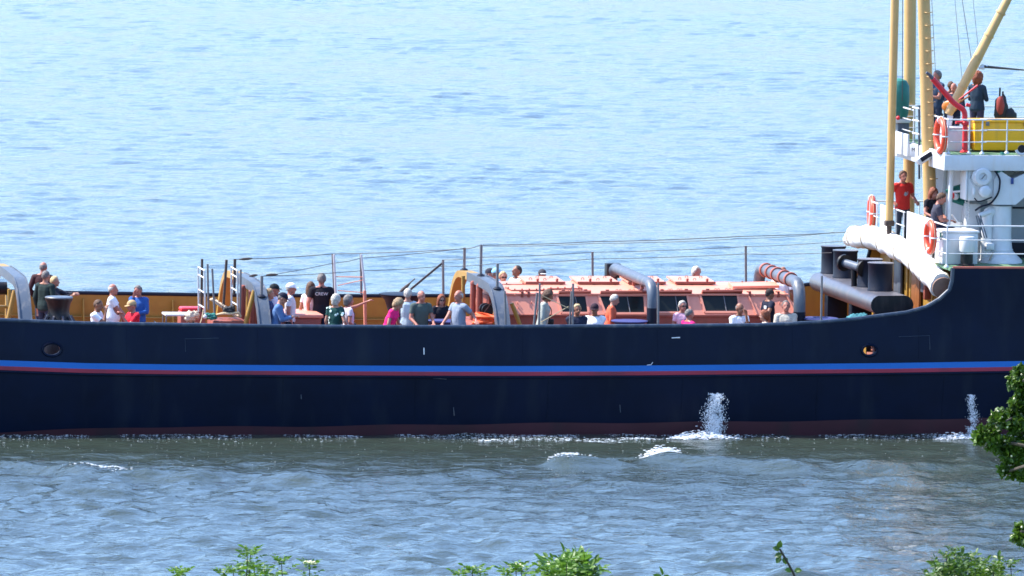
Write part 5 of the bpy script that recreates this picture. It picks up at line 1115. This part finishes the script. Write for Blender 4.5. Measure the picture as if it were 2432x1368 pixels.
person(1816, 738, -100, 'auburn-haired person in a cream blouse, back to the rail', 1.62, ('bob', 'red'), (.62, .54, .44), sit=True, fem=True, skin='fair', t=0.7)
person(1867, 715, -8, 'grey-haired person in a beige T-shirt facing out with raised chin', 1.80, ('short', 'grey'), (.48, .44, .36), sit=True, handL=(.05, -.35, -.25), handR=(-.15, -.32, -.28), skin='pink', nod=-10, t=1.4)
# boat deck
person(2145, 406, 15, 'person in a printed red T-shirt standing on the boat deck by the masts', 1.80, ('short', 'brown'), (.62, .035, .03), bottom=(.04, .05, .08), base='boat', skin='pink', handR=(-.30, -.12, -.36), handL=(.28, -.15, -.34), t=6.35, motif=True)
person(2219, 447, 25, 'red-haired person in a black T-shirt leaning on the white spray board', 1.68, ('long', 'red'), (.012, .013, .02), base='boat', sit=True, fem=True, skin='pink', nod=14, handR=(-.22, -.3, -.34), handL=(.12, -.34, -.34), t=3.0)
person(2241, 460, 85, 'person in a charcoal T-shirt seated on the bench reading', 1.78, ('short', 'brown'), (.045, .045, .065), bottom=(.012, .016, .04), base='boat', sit=True, skin='pink', nod=22, lean=10, handR=(-.07, -.36, -.30), handL=(.07, -.36, -.30), t=2.3, book=True)
# upper deck
person(2226, 168, -70, 'grey-haired person in a dark blue shirt with bare forearms on the upper deck', 1.78, ('short', 'grey'), (.03, .05, .09), base='upper', skin='pink', handR=(-.1, -.3, -.25), handL=(.1, -.3, -.25), t=5.2)
person(2265, 198, -35, 'reddish bald person in a navy jacket with an orange lute on the upper deck', 1.72, ('none', 'grey'), (.014, .02, .045), base='upper', sleeve='long', skin='pink', nod=12, handR=(-.05, -.3, -.26), handL=(.2, -.3, -.2), t=3.6, lute=True)
person(2322, 173, 140, 'person with bushy red curls in a dark patterned dress on the upper deck', 1.72, ('curly', 'red'), (.025, .045, .07), bottom=(.06, .05, .09), base='upper', fem=True, sleeve='long', skin='pink', handL=(.1, -.3, -.25), handR=(-.1, -.3, -.25), t=4.4)
person(2258, 200, 170, 'dark-haired person mostly hidden behind the bald musician', 1.70, ('short', 'brown'), (.05, .05, .07), base='upper', skin='tan', t=5.6)

BASEZ = {'boat': ZBOAT, 'upper': ZUP}
tmp = []
for sp in PEOPLE:
    if sp.get('sit') == 'no': sp['sit'] = False
    J = skeleton(sp); k = J['k']
    crown = J['head'] + J['Hm'] @ Vector((0, .01, .122)) * k
    yawm = Matrix.Rotation(R(sp['face']), 3, 'Z'); cw = yawm @ crown
    def solve(t_):
        q = P(sp['px'], sp['py'], t_ + cw.y); zb_ = BASEZ.get(sp['base']) if sp['base'] != 'deck' else deckz(q.x); return q, zb_, q.z - cw.z - zb_
    if sp['t'] is None:
        best = min([0.4 + 0.1 * i for i in range(75)], key=lambda a: abs(solve(a)[2])); t_ = best
    else: t_ = sp['t']
    q, zb_, err = solve(t_)
    if abs(err) > 0.02 and not sp['sit']:                       # a taller or shorter person rather than a floating one
        f = (q.z - zb_) / cw.z; f = max(0.86, min(1.14, f)); sp['h'] *= f; J = skeleton(sp); k = J['k']; crown = J['head'] + J['Hm'] @ Vector((0, .01, .122)) * k; cw = yawm @ crown; q, zb_, err = solve(t_)
    lift = max(-0.0, err) if sp['sit'] else 0.0
    sp['J'] = J; sp['loc'] = Vector((q.x - cw.x, t_, zb_ + (lift if sp['sit'] else max(0, err)))); sp['lift'] = max(0, err); sp['t'] = t_
    vs, fs, segs = body_shape(sp, J); sp['segs'] = segs
    me = bpy.data.meshes.new('body'); me.from_pydata([tuple(v) for v in vs], [], fs); o = bpy.data.objects.new('tmp_body', me); col.objects.link(o)
    md = o.modifiers.new('r', 'REMESH'); md.mode = 'VOXEL'; md.voxel_size = 0.0135; md.use_smooth_shade = True
    ms = o.modifiers.new('s', 'SMOOTH'); ms.factor = 0.5; ms.iterations = 2
    tmp.append(o)
bpy.context.view_layer.update(); dg = bpy.context.evaluated_depsgraph_get()

def submesh(name, co, faces, keep, off, nrm, m_, parent, wr=0.0):
    fk = [f for f, s_ in zip(faces, keep) if s_]
    if not fk: return None
    used = sorted({i for f in fk for i in f}); ix = {a: b_ for b_, a in enumerate(used)}
    cc = co[used] + nrm[used] * off
    if wr: cc = cc + nrm[used] * (np.array([mnoise.noise(Vector((a[0] * 9, a[1] * 9, a[2] * 5 + len(parent.name)))) for a in cc])[:, None] * wr)
    me = bpy.data.meshes.new(name); me.from_pydata(cc.tolist(), [], [[ix[i] for i in f] for f in fk]); me.materials.append(m_); me.polygons.foreach_set('use_smooth', [True] * len(me.polygons))
    o = bpy.data.objects.new(name, me); col.objects.link(o); o.parent = parent; return o
def hair_mesh(style, J, key, parent):
    k = J['k']; Hm = J['Hm']; c = J['head'] + Hm @ Vector((0, .012, .015)) * k; n, m_ = 28, 18; vs = []; fs = []
    for i in range(m_ + 1):
        th = math.pi * i / m_; el = 90 - math.degrees(th)
        for j in range(n):
            ph = 2 * math.pi * j / n; d = Vector((math.sin(th) * math.cos(ph), math.sin(th) * math.sin(ph), math.cos(th))); fr = max(0, -d.y / max(1e-3, math.hypot(d.x, d.y)))
            bk = max(0, d.y / max(1e-3, math.hypot(d.x, d.y))); ln = {'short': -12 - 40 * bk + 60 * fr ** 1.2, 'crop': -6 - 40 * bk + 58 * fr ** 1.2, 'bald': -12 - 34 * bk + 130 * fr, 'bob': -34 - 26 * bk + 78 * fr ** 1.5, 'long': -75 + 116 * fr ** 1.6, 'curly': -62 + 100 * fr ** 1.6}[style]
            th_ = {'short': 1.12, 'crop': 1.05, 'bald': 1.05, 'bob': 1.26, 'long': 1.22, 'curly': 1.48}[style]; nz = {'short': .13, 'crop': .04, 'bald': .05, 'bob': .15, 'long': .14, 'curly': .3}[style]
            on = el > ln
            if style == 'bald' and el > 22 - 0 * fr: on = False
            f = (th_ + nz * mnoise.noise(d * 4.5 + Vector((len(vs) * 0, parent['px_seed'], 0))) + nz * .6 * mnoise.noise(d * 13)) if on else 0.80
            v = Vector((d.x * .085, d.y * .105, d.z * .110)) * f * k
            if style == 'long' and on and el < -5: v.z -= (0.20 * min(1, (-5 - el) / 45)) * k; v.x *= 1.1; v.y = v.y * 0.8 + 0.03 * k
            if style in ('bob', 'curly') and on and el < -20: v.z -= 0.03 * k
            vs.append(c + Hm @ v)
    for i in range(m_):
        for j in range(n): fs.append((i * n + j, (i + 1) * n + j, (i + 1) * n + (j + 1) % n, i * n + (j + 1) % n))
    mb_ = MB(); mb_.add(vs, fs); mb_.build('hair', hair_m(key), None, angle=180).parent = parent
def local(mb_, name, m_, parent, **k):
    o = mb_.build(name, m_, None, **k); o.parent = parent; return o
for sp, ob in zip(PEOPLE, tmp):
    me = bpy.data.meshes.new_from_object(ob.evaluated_get(dg)); J = sp['J']; k = J['k']; Hm = J['Hm']
    nv = len(me.vertices); co = np.empty(nv * 3); me.vertices.foreach_get('co', co); co = co.reshape(-1, 3); nrm = np.empty(nv * 3); me.vertices.foreach_get('normal', nrm); nrm = nrm.reshape(-1, 3)
    faces = [list(p.vertices) for p in me.polygons]
    tags = []; dist = []; us_ = []
    for a, b_, r1, r2, tg in sp['segs']:
        A = np.array(a); D = np.array(b_) - A; L2 = D.dot(D); u = np.clip(((co - A) @ D) / L2, 0, 1); dd = np.linalg.norm(co - (A + u[:, None] * D), axis=1) - (r1 + (r2 - r1) * u); dist.append(dd); us_.append(u); tags.append(tg)
    dist = np.array(dist); us_ = np.array(us_); bi = dist.argmin(0); tg = np.array(tags)[bi]; u = us_[bi, np.arange(nv)]
    root = thing('person', sp['loc'], sp['label'], 'person'); root.rotation_euler = (0, 0, R(sp['face'])); root['px_seed'] = float(sp['px'] % 97)
    hv = np.array([J['pel'][i] for i in range(3)]); axis = np.array(J['Rm'] @ Vector((0, 0, 1))); hgt = (co - hv) @ axis
    shirt = ((tg == 'torso') & (hgt > (-0.07 if not sp['sit'] else 0.0) * k) & (hgt < 0.53 * k)) | ((tg == 'uarm') & ((u < (0.5 if sp.get('fem') else 0.62)) if sp['sleeve'] == 'short' else True)) | ((tg == 'farm') & (sp['sleeve'] == 'long') & (u < 0.93)) | ((tg == 'neck') & (hgt < 0.555 * k))
    shirt |= (tg == 'thigh') & (hgt > -0.06 * k) & (u < .1)
    pants = (tg == 'thigh') | ((tg == 'shin') & (u < 0.95)) | ((tg == 'torso') & (hgt <= 0.06 * k))
    vf = lambda msk: [all(msk[i] for i in f) for f in faces]
    me.materials.clear(); me.materials.append(skin_m(sp['skin'])); me.materials.append(M_EYE); me.materials.append(M_LIP)
    hc = np.array(J['head']); Hn = np.array(Hm)
    for pos, rad, mi in (((.030, -.094, .008), .0135, 1), ((-.030, -.094, .008), .0135, 1), ((.012, -.095, -.058), .012, 2), ((-.012, -.095, -.058), .012, 2)):
        c = hc + Hn @ (np.array(pos) * k)
        near = np.linalg.norm(co - c, axis=1) < rad * k * 1.15
        for p in me.polygons:
            if near[p.vertices[0]] and near[p.vertices[2]]: p.material_index = mi
    me.polygons.foreach_set('use_smooth', [True] * len(me.polygons))
    body = bpy.data.objects.new('body', me); col.objects.link(body); body.parent = root
    tp = submesh('shirt', co, faces, vf(shirt), 0.016, nrm, fabric(sp['top']), root, 0.012)
    submesh('trousers', co, faces, vf(pants), 0.011, nrm, fabric(sp['bottom']), root, 0.008)
    submesh('shoes', co, faces, vf(tg == 'foot'), 0.008, nrm, M_SHOE, root)
    st_, hk = sp['hair']
    if st_ != 'none': hair_mesh(st_, J, hk, root)
    C_ = lambda x, y, z: J['head'] + Hm @ Vector((x, y, z)) * k
    if sp['cap']:
        mb_ = MB(); n = 24; rows = []
        for i in range(9):
            th = math.pi * 0.5 * i / 8 * 1.02
            rows.append([C_(.096 * math.sin(th) * math.cos(2 * math.pi * j / n), .012 + .118 * math.sin(th) * math.sin(2 * math.pi * j / n), .035 + .104 * math.cos(th)) for j in range(n + 1)])
        mb_.grid(rows); co_ = local(mb_, 'cap', fabric(sp['cap']), root, angle=180)
        br = MB(); top_ = []; bot = []
        for i in range(7):
            a = -1.15 + 2.3 * i / 6; top_.append([C_(.082 * math.sin(a), .012 - .10 * math.cos(a), .042), C_(.085 * math.sin(a), -.05 - .12 * math.cos(a), .030)])
        br.grid(top_); br.grid([[v - Vector((0, 0, .008)) for v in r_] for r_ in top_]); o = local(br, 'brim', fabric(sp.get('brim', sp['cap'])), root, angle=180)
    if sp['glasses']:
        mb_ = MB()
        for s_ in (1, -1): mb_.ball(C_(s_ * .034, -.104, .008), (.028 * k, .012 * k, .02 * k), 12, 8); mb_.tube([C_(s_ * .055, -.09, .012), C_(s_ * .082, .0, .008)], .004, 6)
        mb_.tube([C_(-.01, -.104, .012), C_(.01, -.104, .012)], .004, 6); local(mb_, 'sunglasses', M_LENS, root)
    if sp.get('text'):
        cu = bpy.data.curves.new('lettering', 'FONT'); cu.body = sp['text']; cu.size = 0.105; cu.extrude = 0.003; cu.align_x = 'CENTER'; cu.align_y = 'CENTER'
        to = bpy.data.objects.new('tmp_text', cu); col.objects.link(to); bpy.context.view_layer.update()
        tm = bpy.data.meshes.new_from_object(to.evaluated_get(bpy.context.evaluated_depsgraph_get())); bpy.data.objects.remove(to); tm.materials.append(M_WHITE)
        lo = bpy.data.objects.new('lettering', tm); col.objects.link(lo); lo.parent = root; lo.location = J['chest'] + Vector((0.0, .178 * k, .06 * k)); lo.rotation_euler = (R(90), 0, R(180))
    if sp.get('patch'):
        mb_ = MB(); mb_.bevbox(J['chest'] + Vector((-.09 * k, .13 * k, .05 * k)), (.12, .012, .075), .004); local(mb_, 'shoulder_patch', M_TAPE, root)
    if sp.get('flowers'):
        rs = random.Random(3); mf = fabric((.55, .68, .64))
        idx = [i for i in range(nv) if shirt[i]]
        for _ in range(26):
            i = rs.choice(idx); c = Vector(co[i]) + Vector(nrm[i]) * .026; mb_ = MB(); mb_.lathe(c, [(.022 + .014 * rs.random(), 0), (.012, .004)], 7, axis=Vector(nrm[i])); local(mb_, 'flower_print', mf, root)
    if sp.get('motif'):
        mb_ = MB(); c = J['chest'] + Vector((0.01, -.138 * k, -.02)); mb_.torus(c, .06, .008, 'Y', 18, 6, arc=(0.3, 3.2)); mb_.ball(c + Vector((0, 0, -.03)), (.04, .006, .05), 10, 8); local(mb_, 'shirt_print', fabric((.35, .36, .42)), root)
    if sp.get('strap'):
        mb_ = MB(); a, b_ = J['neck'] + Vector((-.05, -.05, -.02)), J['waist'] + Vector((.12, -.15, 0)); mid = (a + b_) / 2 + Vector((0, -.10, .03)); mb_.tube(arc_pts([a, mid, b_], .3, 6), .010, 6)
        a2, m2, b2_ = J['neck'] + Vector((-.05, .05, -.02)), (J['chest'] + Vector((.0, .16, .0))), J['waist'] + Vector((.15, .1, 0)); mb_.tube(arc_pts([a, J['neck'] + Vector((-.07, 0, .0)), a2, m2, b2_], .1, 4), .010, 6); local(mb_, 'bag_strap', M_RUBBER, root)
        mb_ = MB(); mb_.bevbox(b_ + Vector((.05, -.02, -.06)), (.10, .16, .13), .02); local(mb_, 'camera_bag', M_RUBBER, root)
    if sp.get('book'):
        mb_ = MB(); c = (J['wrL'] + J['wrR']) / 2 + Vector((0, -.12, .05)); mb_.bevbox(c, (.26, .02, .2), .004, rx=R(-35)); local(mb_, 'open_book', M_TAPE, root)
    if sp.get('lute'):
        mb_ = MB(); c = J['waist'] + Vector((-.02, -.22, .05)); mb_.ball(c, (.2, .06, .15), 18, 12); local(mb_, 'lute_body', mat('orange_lute', (.5, .16, .02), .35), root)
        mb_ = MB(); mb_.tube([c + Vector((.15, 0, .06)), c + Vector((.5, 0, .28))], [.025, .018], 8); local(mb_, 'lute_neck', M_DOORW, root)
    bpy.data.objects.remove(ob)
    # something to sit on
    if sp['sit'] and sp['base'] == 'deck':
        yaw = R(sp['face']); lc = sp['loc']; zs = 0.40 * k + sp['lift']; s_ = thing('stool', (lc.x, lc.y, deckz(lc.x)), 'plain deck stool under the ' + ' '.join(sp['label'].split()[:9]).rstrip(','), 'stool', 'deck stools behind the bulwark')
        z0 = deckz(lc.x)
        MB().bevbox((lc.x, lc.y, z0 + zs - .02), (.36, .36, .04), .01, rz=yaw).build('seat', M_WOOD, s_)
        for a in (45, 135, 225, 315):
            dv = Matrix.Rotation(yaw + R(a), 3, 'Z') @ Vector((.2, 0, 0)); MB().tube([(lc.x + dv.x * .85, lc.y + dv.y * .85, z0 + zs - .03), (lc.x + dv.x, lc.y + dv.y, z0)], .016, 6).build('leg', M_GREY, s_)
print('PEOPLE', [(sp['px'], round(sp['t'], 2), round(sp['lift'], 2), round(sp['h'], 2)) for sp in PEOPLE])

# ------------------------------------------------------------------ foam, painted sun-glint specks and cooling-water splashes
rs = random.Random(5)
def blob(mb_, c, r, flat=0.4): mb_.ico(c, (r * rs.uniform(1.2, 3.2), r * rs.uniform(.7, 1.3), r * flat * rs.uniform(.4, 1.1)))
foam = MB()
def hz(x, y): return float(wave_h(np.array([x]), np.array([y]))[0])
# a broken white line where the hull meets the river
x = P(-30, 1035, 0).x
while x < P(2460, 1035, 0).x:
    if mnoise.noise(Vector((x * 0.8, 3, 0))) > -0.25:
        for _ in range(rs.randint(2, 7)):
            xx = x + rs.uniform(-.1, .1); yy = -0.05 - abs(rs.gauss(0, .5)); blob(foam, (xx, yy, hz(xx, yy) + .012), rs.uniform(.004, .014), .3)
    x += 0.06
def foam_patch(px0, py0, px1, py1, n, r0, r1, up=0.0, spread=.25):
    a, b_ = PZ(px0, py0), PZ(px1, py1)
    for _ in range(n):
        u = rs.random(); q = a.lerp(b_, u); q.x += rs.gauss(0, .12); q.y += rs.gauss(0, spread); z_ = hz(q.x, q.y) + abs(rs.gauss(0, up)) * math.sin(math.pi * min(1, max(0, u))); blob(foam, (q.x, q.y, z_ + .01), rs.uniform(r0, r1), .5)
foam_patch(1548, 1090, 1608, 1086, 900, .006, .026, .09, .2); foam_patch(1330, 1104, 1432, 1094, 500, .005, .02, .03, .12)
foam_patch(1610, 1042, 1725, 1040, 900, .006, .024, .06, .15); foam_patch(1140, 1046, 1560, 1044, 420, .004, .016, .01, .2); foam_patch(180, 1120, 330, 1124, 130, .006, .018, .01, .2); foam_patch(2235, 1042, 2320, 1040, 350, .005, .02, .05, .15)
for _ in range(420):                                     # white specks scattered over the wake, standing in for sun glints
    q = PZ(rs.uniform(-20, 2450), 1044 + 80 * rs.random() ** 1.8); blob(foam, (q.x, q.y, hz(q.x, q.y) + .003), rs.uniform(.003, .008), .3)
fo = foam.build('foam', M_FOAM, None, recalc=False, angle=180); tag(fo, 'broken white foam along the waterline and wave crests, with white specks for sun glints', 'foam', kind='stuff')
def splash(px, ytop, ybot, wpx, n, label, dense=1.0):
    base = PZ(px, 1036); hgt = P(px, ytop, -0.35).z
    th = thing('water_splash', (base.x, -0.4, 0), label, 'splash', 'cooling water splashes')
    mb_ = MB(); w_ = wpx / 104 / 2
    for _ in range(n):
        z_ = hgt * (1 - rs.random() ** 1.15) if rs.random() < .8 else hgt * rs.random() * .5
        sp_ = w_ * (0.55 + .45 * math.sin(math.pi * min(1, z_ / hgt * .9 + .1))) ; u = max(-1.5, min(1.5, rs.gauss(0, .55)))
        r_ = rs.uniform(.002, .009) * dense; xx = base.x + sp_ * u + .10 * mnoise.noise(Vector((z_ * 3, px, 0))); yy = -0.38 + rs.gauss(0, .10)
        if mnoise.noise(Vector((xx * 5, z_ * 5, px))) < -.28: continue
        mb_.ico((xx, yy, max(.0, z_)), (r_, r_, r_ * rs.uniform(.8, 2.2)))
    mb_.build('droplets', M_FOAM, th, recalc=False, angle=180)['kind'] = 'stuff'
splash(1695, 934, 1030, 46, 3900, 'tall white cooling-water splash against the dark hull side', 1.15)
splash(2306, 938, 1025, 22, 1500, 'thin pale splash beside the hull next to the green branch', .9)

# ------------------------------------------------------------------ bank shrubs and the tree at the right
def leafmat(nm, c, tr=.35):
    m_ = bpy.data.materials.new(nm); m_.use_nodes = True; n = m_.node_tree.nodes; l = m_.node_tree.links; b_ = n['Principled BSDF']; b_.inputs['Roughness'].default_value = .45
    g = n.new('ShaderNodeNewGeometry'); tc = n.new('ShaderNodeTexCoord'); nz = n.new('ShaderNodeTexNoise'); nz.inputs['Scale'].default_value = 9; l.new(tc.outputs['Object'], nz.inputs['Vector'])
    rp = n.new('ShaderNodeValToRGB'); e = rp.color_ramp.elements; e[0].position, e[1].position = .3, .7; e[0].color = (*[q * .6 for q in c], 1); e[1].color = (c[0] * 1.5, c[1] * 1.35, c[2] * 1.1, 1)
    l.new(nz.outputs['Fac'], rp.inputs[0]); l.new(rp.outputs[0], b_.inputs['Base Color'])
    tl = n.new('ShaderNodeBsdfTranslucent'); l.new(rp.outputs[0], tl.inputs[0]); mx = n.new('ShaderNodeMixShader'); mx.inputs[0].default_value = tr
    l.new(b_.outputs[0], mx.inputs[1]); l.new(tl.outputs[0], mx.inputs[2]); l.new(mx.outputs[0], n['Material Output'].inputs[0]); return m_
M_LEAF = leafmat('elder_leaf', (0.085, 0.19, 0.02)); M_LEAF2 = leafmat('hawthorn_leaf', (0.06, 0.13, 0.014)); M_BARK = mat('bark', (0.05, 0.04, 0.03), .9, var=.3, bump=.6); M_UMBEL = mat('cream_blossom', (0.75, 0.70, 0.45), .8)
def leaflet(mb_, base, d, L_, wd, nrm):
    d = d.normalized(); s_ = d.cross(nrm); s_ = s_.normalized() if s_.length > .01 else d.orthogonal().normalized(); up_ = s_.cross(d).normalized()
    p = [base, base + d * (.3 * L_) + s_ * wd * .5 + up_ * wd * .16, base + d * (.7 * L_) + s_ * wd * .42 + up_ * wd * .1, base + d * L_ - up_ * wd * .15, base + d * (.7 * L_) - s_ * wd * .42 + up_ * wd * .1, base + d * (.3 * L_) - s_ * wd * .5 + up_ * wd * .16, base + d * (.35 * L_), base + d * (.7 * L_)]
    mb_.add(p, [(0, 1, 6), (1, 2, 7, 6), (2, 3, 7), (3, 4, 7), (4, 5, 6, 7), (5, 0, 6)])
def rv(r_=rs): return Vector((r_.gauss(0, 1), r_.gauss(0, 1), r_.gauss(0, 1))).normalized()
def compound(mb_, base, d, L_):
    """an elder leaf: five to seven leaflets on one stalk"""
    d = d.normalized(); s_ = d.cross(Vector((0, 0, 1))); s_ = s_.normalized() if s_.length > .05 else Vector((1, 0, 0)); nn = s_.cross(d)
    for u in (.35, .68):
        for q in (1, -1): leaflet(mb_, base + d * (L_ * u), d * .5 + s_ * q + Vector((0, 0, -.15)), L_ * .45, L_ * .22, nn + rv() * .8)
    leaflet(mb_, base + d * (L_ * .8), d + Vector((0, 0, -.2)), L_ * .48, L_ * .23, nn + rv() * .8)
def gz(p): return min(17.7, ground_z((p - Vector((CAM.x, CAM.y, 0))).dot(HD)))
def shrub(tips, dist, label, leaf=.15, mass=None, group='elder shrubs on the bank', name='elder_shrub', lm=M_LEAF, bloom=(), per=11):
    """tips: where the photograph shows the shoot ends"""
    c = PD(sum(t[0] for t in tips) / len(tips), 1368, dist); root = thing(name, (c.x, c.y, gz(c)), label, 'shrub', group)
    st, lf, um = MB(), MB(), MB(); base = Vector((c.x, c.y, gz(c) - .1))
    for i, tp in enumerate(tips):
        e = PD(tp[0], tp[1], dist + rs.uniform(-.6, .6)); s0 = base + Vector((rs.uniform(-.15, .15), rs.uniform(-.15, .15), 0)); k1 = s0.lerp(e, .55) + Vector((rs.uniform(-.15, .15), rs.uniform(-.1, .1), .1)); k2 = Vector((e.x + rs.uniform(-.04, .04), e.y, e.z - .45))
        st.tube(arc_pts([s0, k1, k2, e], .5, 4), [.02] * 1 + [.012] * 5 + [.006] * 5 + [.003], 6)
        for j in range(per):
            h_ = j / per; q = e.lerp(k2, h_ * .95); az = j * 1.57 + rs.uniform(-.3, .3)
            if q.z > e.z - .01: pass
            for sg in (0, math.pi): compound(lf, q, Vector((math.cos(az + sg), math.sin(az + sg), .45 - .3 * h_)), leaf * rs.uniform(.7, 1.15) * (.6 + .5 * min(1, h_ * 2.5)))
        for a in range(6): compound(lf, e - Vector((0, 0, .02)), Vector((math.cos(a * 1.05), math.sin(a * 1.05), .7)), leaf * rs.uniform(.55, .8))
        if i in bloom:
            for _ in range(60): a = rs.uniform(0, 6.28); r_ = .055 * rs.random() ** .5; um.ico(e + Vector((r_ * math.cos(a), r_ * math.sin(a), .015 + .012 * rs.random() - r_ * .2)), .006)
    for (mx_, my_, rx, ry, n) in (mass or []):
        for _ in range(n):
            d = rv() * (rs.random() ** .4); q = PD(mx_ + d.x * rx, my_ + d.z * ry, dist + d.y * .5); compound(lf, q, rv() + Vector((0, 0, .5)), leaf * rs.uniform(.7, 1.2))
    # foliage below the frame, down to the ground
    top = PD(c.x * 0 + sum(t[0] for t in tips) / len(tips), 1400, dist)
    for _ in range(260):
        u = rs.random(); q = base.lerp(top, u) + Vector((rs.gauss(0, .45), rs.gauss(0, .45), 0)) * (.4 + .6 * u); q.z = min(q.z, top.z - .05); compound(lf, q, rv() + Vector((0, 0, .4)), leaf * rs.uniform(.8, 1.2))
    st.build('stem', M_BARK, root); lf.build('foliage', lm, root, recalc=False, smooth=False)['kind'] = 'stuff'
    if um.v: um.build('blossom', M_UMBEL, root, recalc=False)['kind'] = 'stuff'
shrub([(596, 1306), (588, 1318), (668, 1330), (736, 1340), (628, 1352), (556, 1352), (604, 1345), (530, 1362)], 66, 'leafy elder shoots rising left of centre at the bottom edge', .13, bloom=(3,))
shrub([(420, 1360), (432, 1358)], 66, 'small elder tip just showing at the bottom edge, furthest left', .13)
shrub([(1122, 1352), (1140, 1358), (1090, 1362)], 64, 'thin elder sprig with a bare twig at the bottom edge', .13)
shrub([(1225, 1346), (1240, 1352), (1205, 1358)], 65, 'elder sprig with one cream blossom left of the big bush', .14, bloom=(0,))
shrub([(1370, 1324), (1345, 1332), (1395, 1338), (1312, 1342), (1300, 1352), (1415, 1356), (1330, 1350), (1380, 1346), (1360, 1336)], 63, 'bushiest bright green elder clump at bottom centre right with cream blossoms', .15, mass=[(1360, 1372, 60, 34, 170)], bloom=(3, 6))
shrub([(2268, 1306), (2248, 1318), (2300, 1320), (2330, 1334), (2225, 1345), (2280, 1325), (2360, 1345), (2400, 1338)], 66, 'green shrub top in the lower right corner', .11, mass=[(2290, 1375, 110, 38, 240)], lm=M_LEAF2)
# a lone twig with a few round leaves
tw = thing('twig', (PD(1890, 1368, 64).x, PD(1890, 1368, 64).y, gz(PD(1890, 1368, 64))), 'single bare twig with a few round leaves at the bottom edge', 'twig')
b0 = PD(1890, 1372, 64); g0 = Vector((b0.x, b0.y, gz(b0) - .1))
MB().tube(arc_pts([g0, b0, PD(1870, 1335, 64), PD(1852, 1304, 64)], .3, 5), [.02] * 2 + [.012] * 5 + [.008] * 5 + [.005] * 1 if False else .009, 6).build('stem', M_BARK, tw)
mb_ = MB()
for px_, py_, dx, dz in ((1853, 1306, -1, .3), (1858, 1316, -1, -.3), (1855, 1322, -.6, -.8), (1862, 1322, .3, -1), (1882, 1356, -1, .2), (1886, 1357, 1, .2), (1850, 1302, .2, 1)): leaflet(mb_, PD(px_, py_, 64), RGT * dx + Vector((0, 0, dz)) - FWD * .2, .06, .045, -FWD + Vector((0, 0, .6)))
mb_.build('leaf', M_LEAF2, tw, recalc=False, smooth=False)
# the tree whose branches reach in from the right
TD = 62; tb_ = PD(2700, 1368, TD + 1); zg = gz(tb_); tr_ = thing('hawthorn_tree', (tb_.x, tb_.y, zg), 'dark green leafy tree branch reaching in at the right edge', 'tree')
trunk = MB(); cr_ = MB(); bl = MB(); t0 = Vector((tb_.x, tb_.y, zg - .2)); t1 = PD(2660, 1150, TD + .6); t2 = PD(2610, 950, TD + .4); t3 = PD(2590, 700, TD)
trunk.tube([t0, t1, t2, t3], [.12, .08, .05, .015], 10)
limbs = [(t1, [(2540, 1130), (2440, 1105), (2400, 1118), (2392, 1130)]), (t2, [(2520, 1020), (2440, 1060), (2380, 1048), (2330, 1045)]), (t2, [(2530, 930), (2470, 960), (2410, 990), (2390, 1000)]), (t2, [(2520, 860), (2460, 880), (2430, 905)]), (t1, [(2560, 1250), (2480, 1275), (2425, 1262)]), (t3, [(2700, 720), (2800, 800)]), (t2, [(2720, 900), (2820, 950)]), (t1, [(2780, 1100), (2860, 1120)])]
def clump(px_, py_, r_, n):
    for _ in range(n):
        d = rv() * (rs.random() ** .45); q = PD(px_ + d.x * r_, py_ + d.z * r_ * .85, TD + d.y * r_ / 330)
        for _2 in range(3): leaflet(cr_, q, rv() + Vector((0, 0, .15)), rs.uniform(.03, .055), rs.uniform(.022, .035), rv() + Vector((0, 0, .8)))
        if rs.random() < .06: bl.ico(q + rv() * .02, .009)
for s0, pts in limbs:
    pp_ = [s0] + [PD(a, b_, TD + rs.uniform(-.4, .4)) for a, b_ in pts]; trunk.tube(pp_, [.016 * (1 - i / len(pp_)) + .004 for i in range(len(pp_))], 7)
for a in ((2424, 885, 16, 60), (2415, 905, 20, 70), (2430, 930, 18, 60), (2420, 965, 24, 90), (2375, 992, 20, 80), (2400, 1000, 28, 130), (2428, 1010, 26, 120), (2345, 1032, 26, 130), (2325, 1042, 17, 60), (2370, 1055, 24, 110), (2400, 1050, 22, 90), (2425, 1060, 26, 110), (2398, 1082, 20, 80), (2425, 1095, 24, 100), (2382, 1118, 11, 32), (2412, 1122, 17, 60), (2428, 1130, 16, 50), (2425, 1255, 14, 40), (2430, 1280, 20, 60), (2412, 1275, 10, 24), (2460, 900, 40, 200), (2480, 1000, 55, 300), (2500, 1090, 55, 300), (2560, 850, 70, 300), (2600, 980, 80, 320), (2480, 1270, 45, 200), (2700, 760, 90, 300), (2740, 920, 90, 300), (2780, 1090, 90, 300), (2600, 720, 80, 240), (2640, 1120, 80, 200)): clump(*a)
trunk.build('trunk', M_BARK, tr_); cr_.build('crown', M_LEAF2, tr_, recalc=False, smooth=False)['kind'] = 'stuff'; bl.build('blossom', M_UMBEL, tr_, recalc=False)['kind'] = 'stuff'
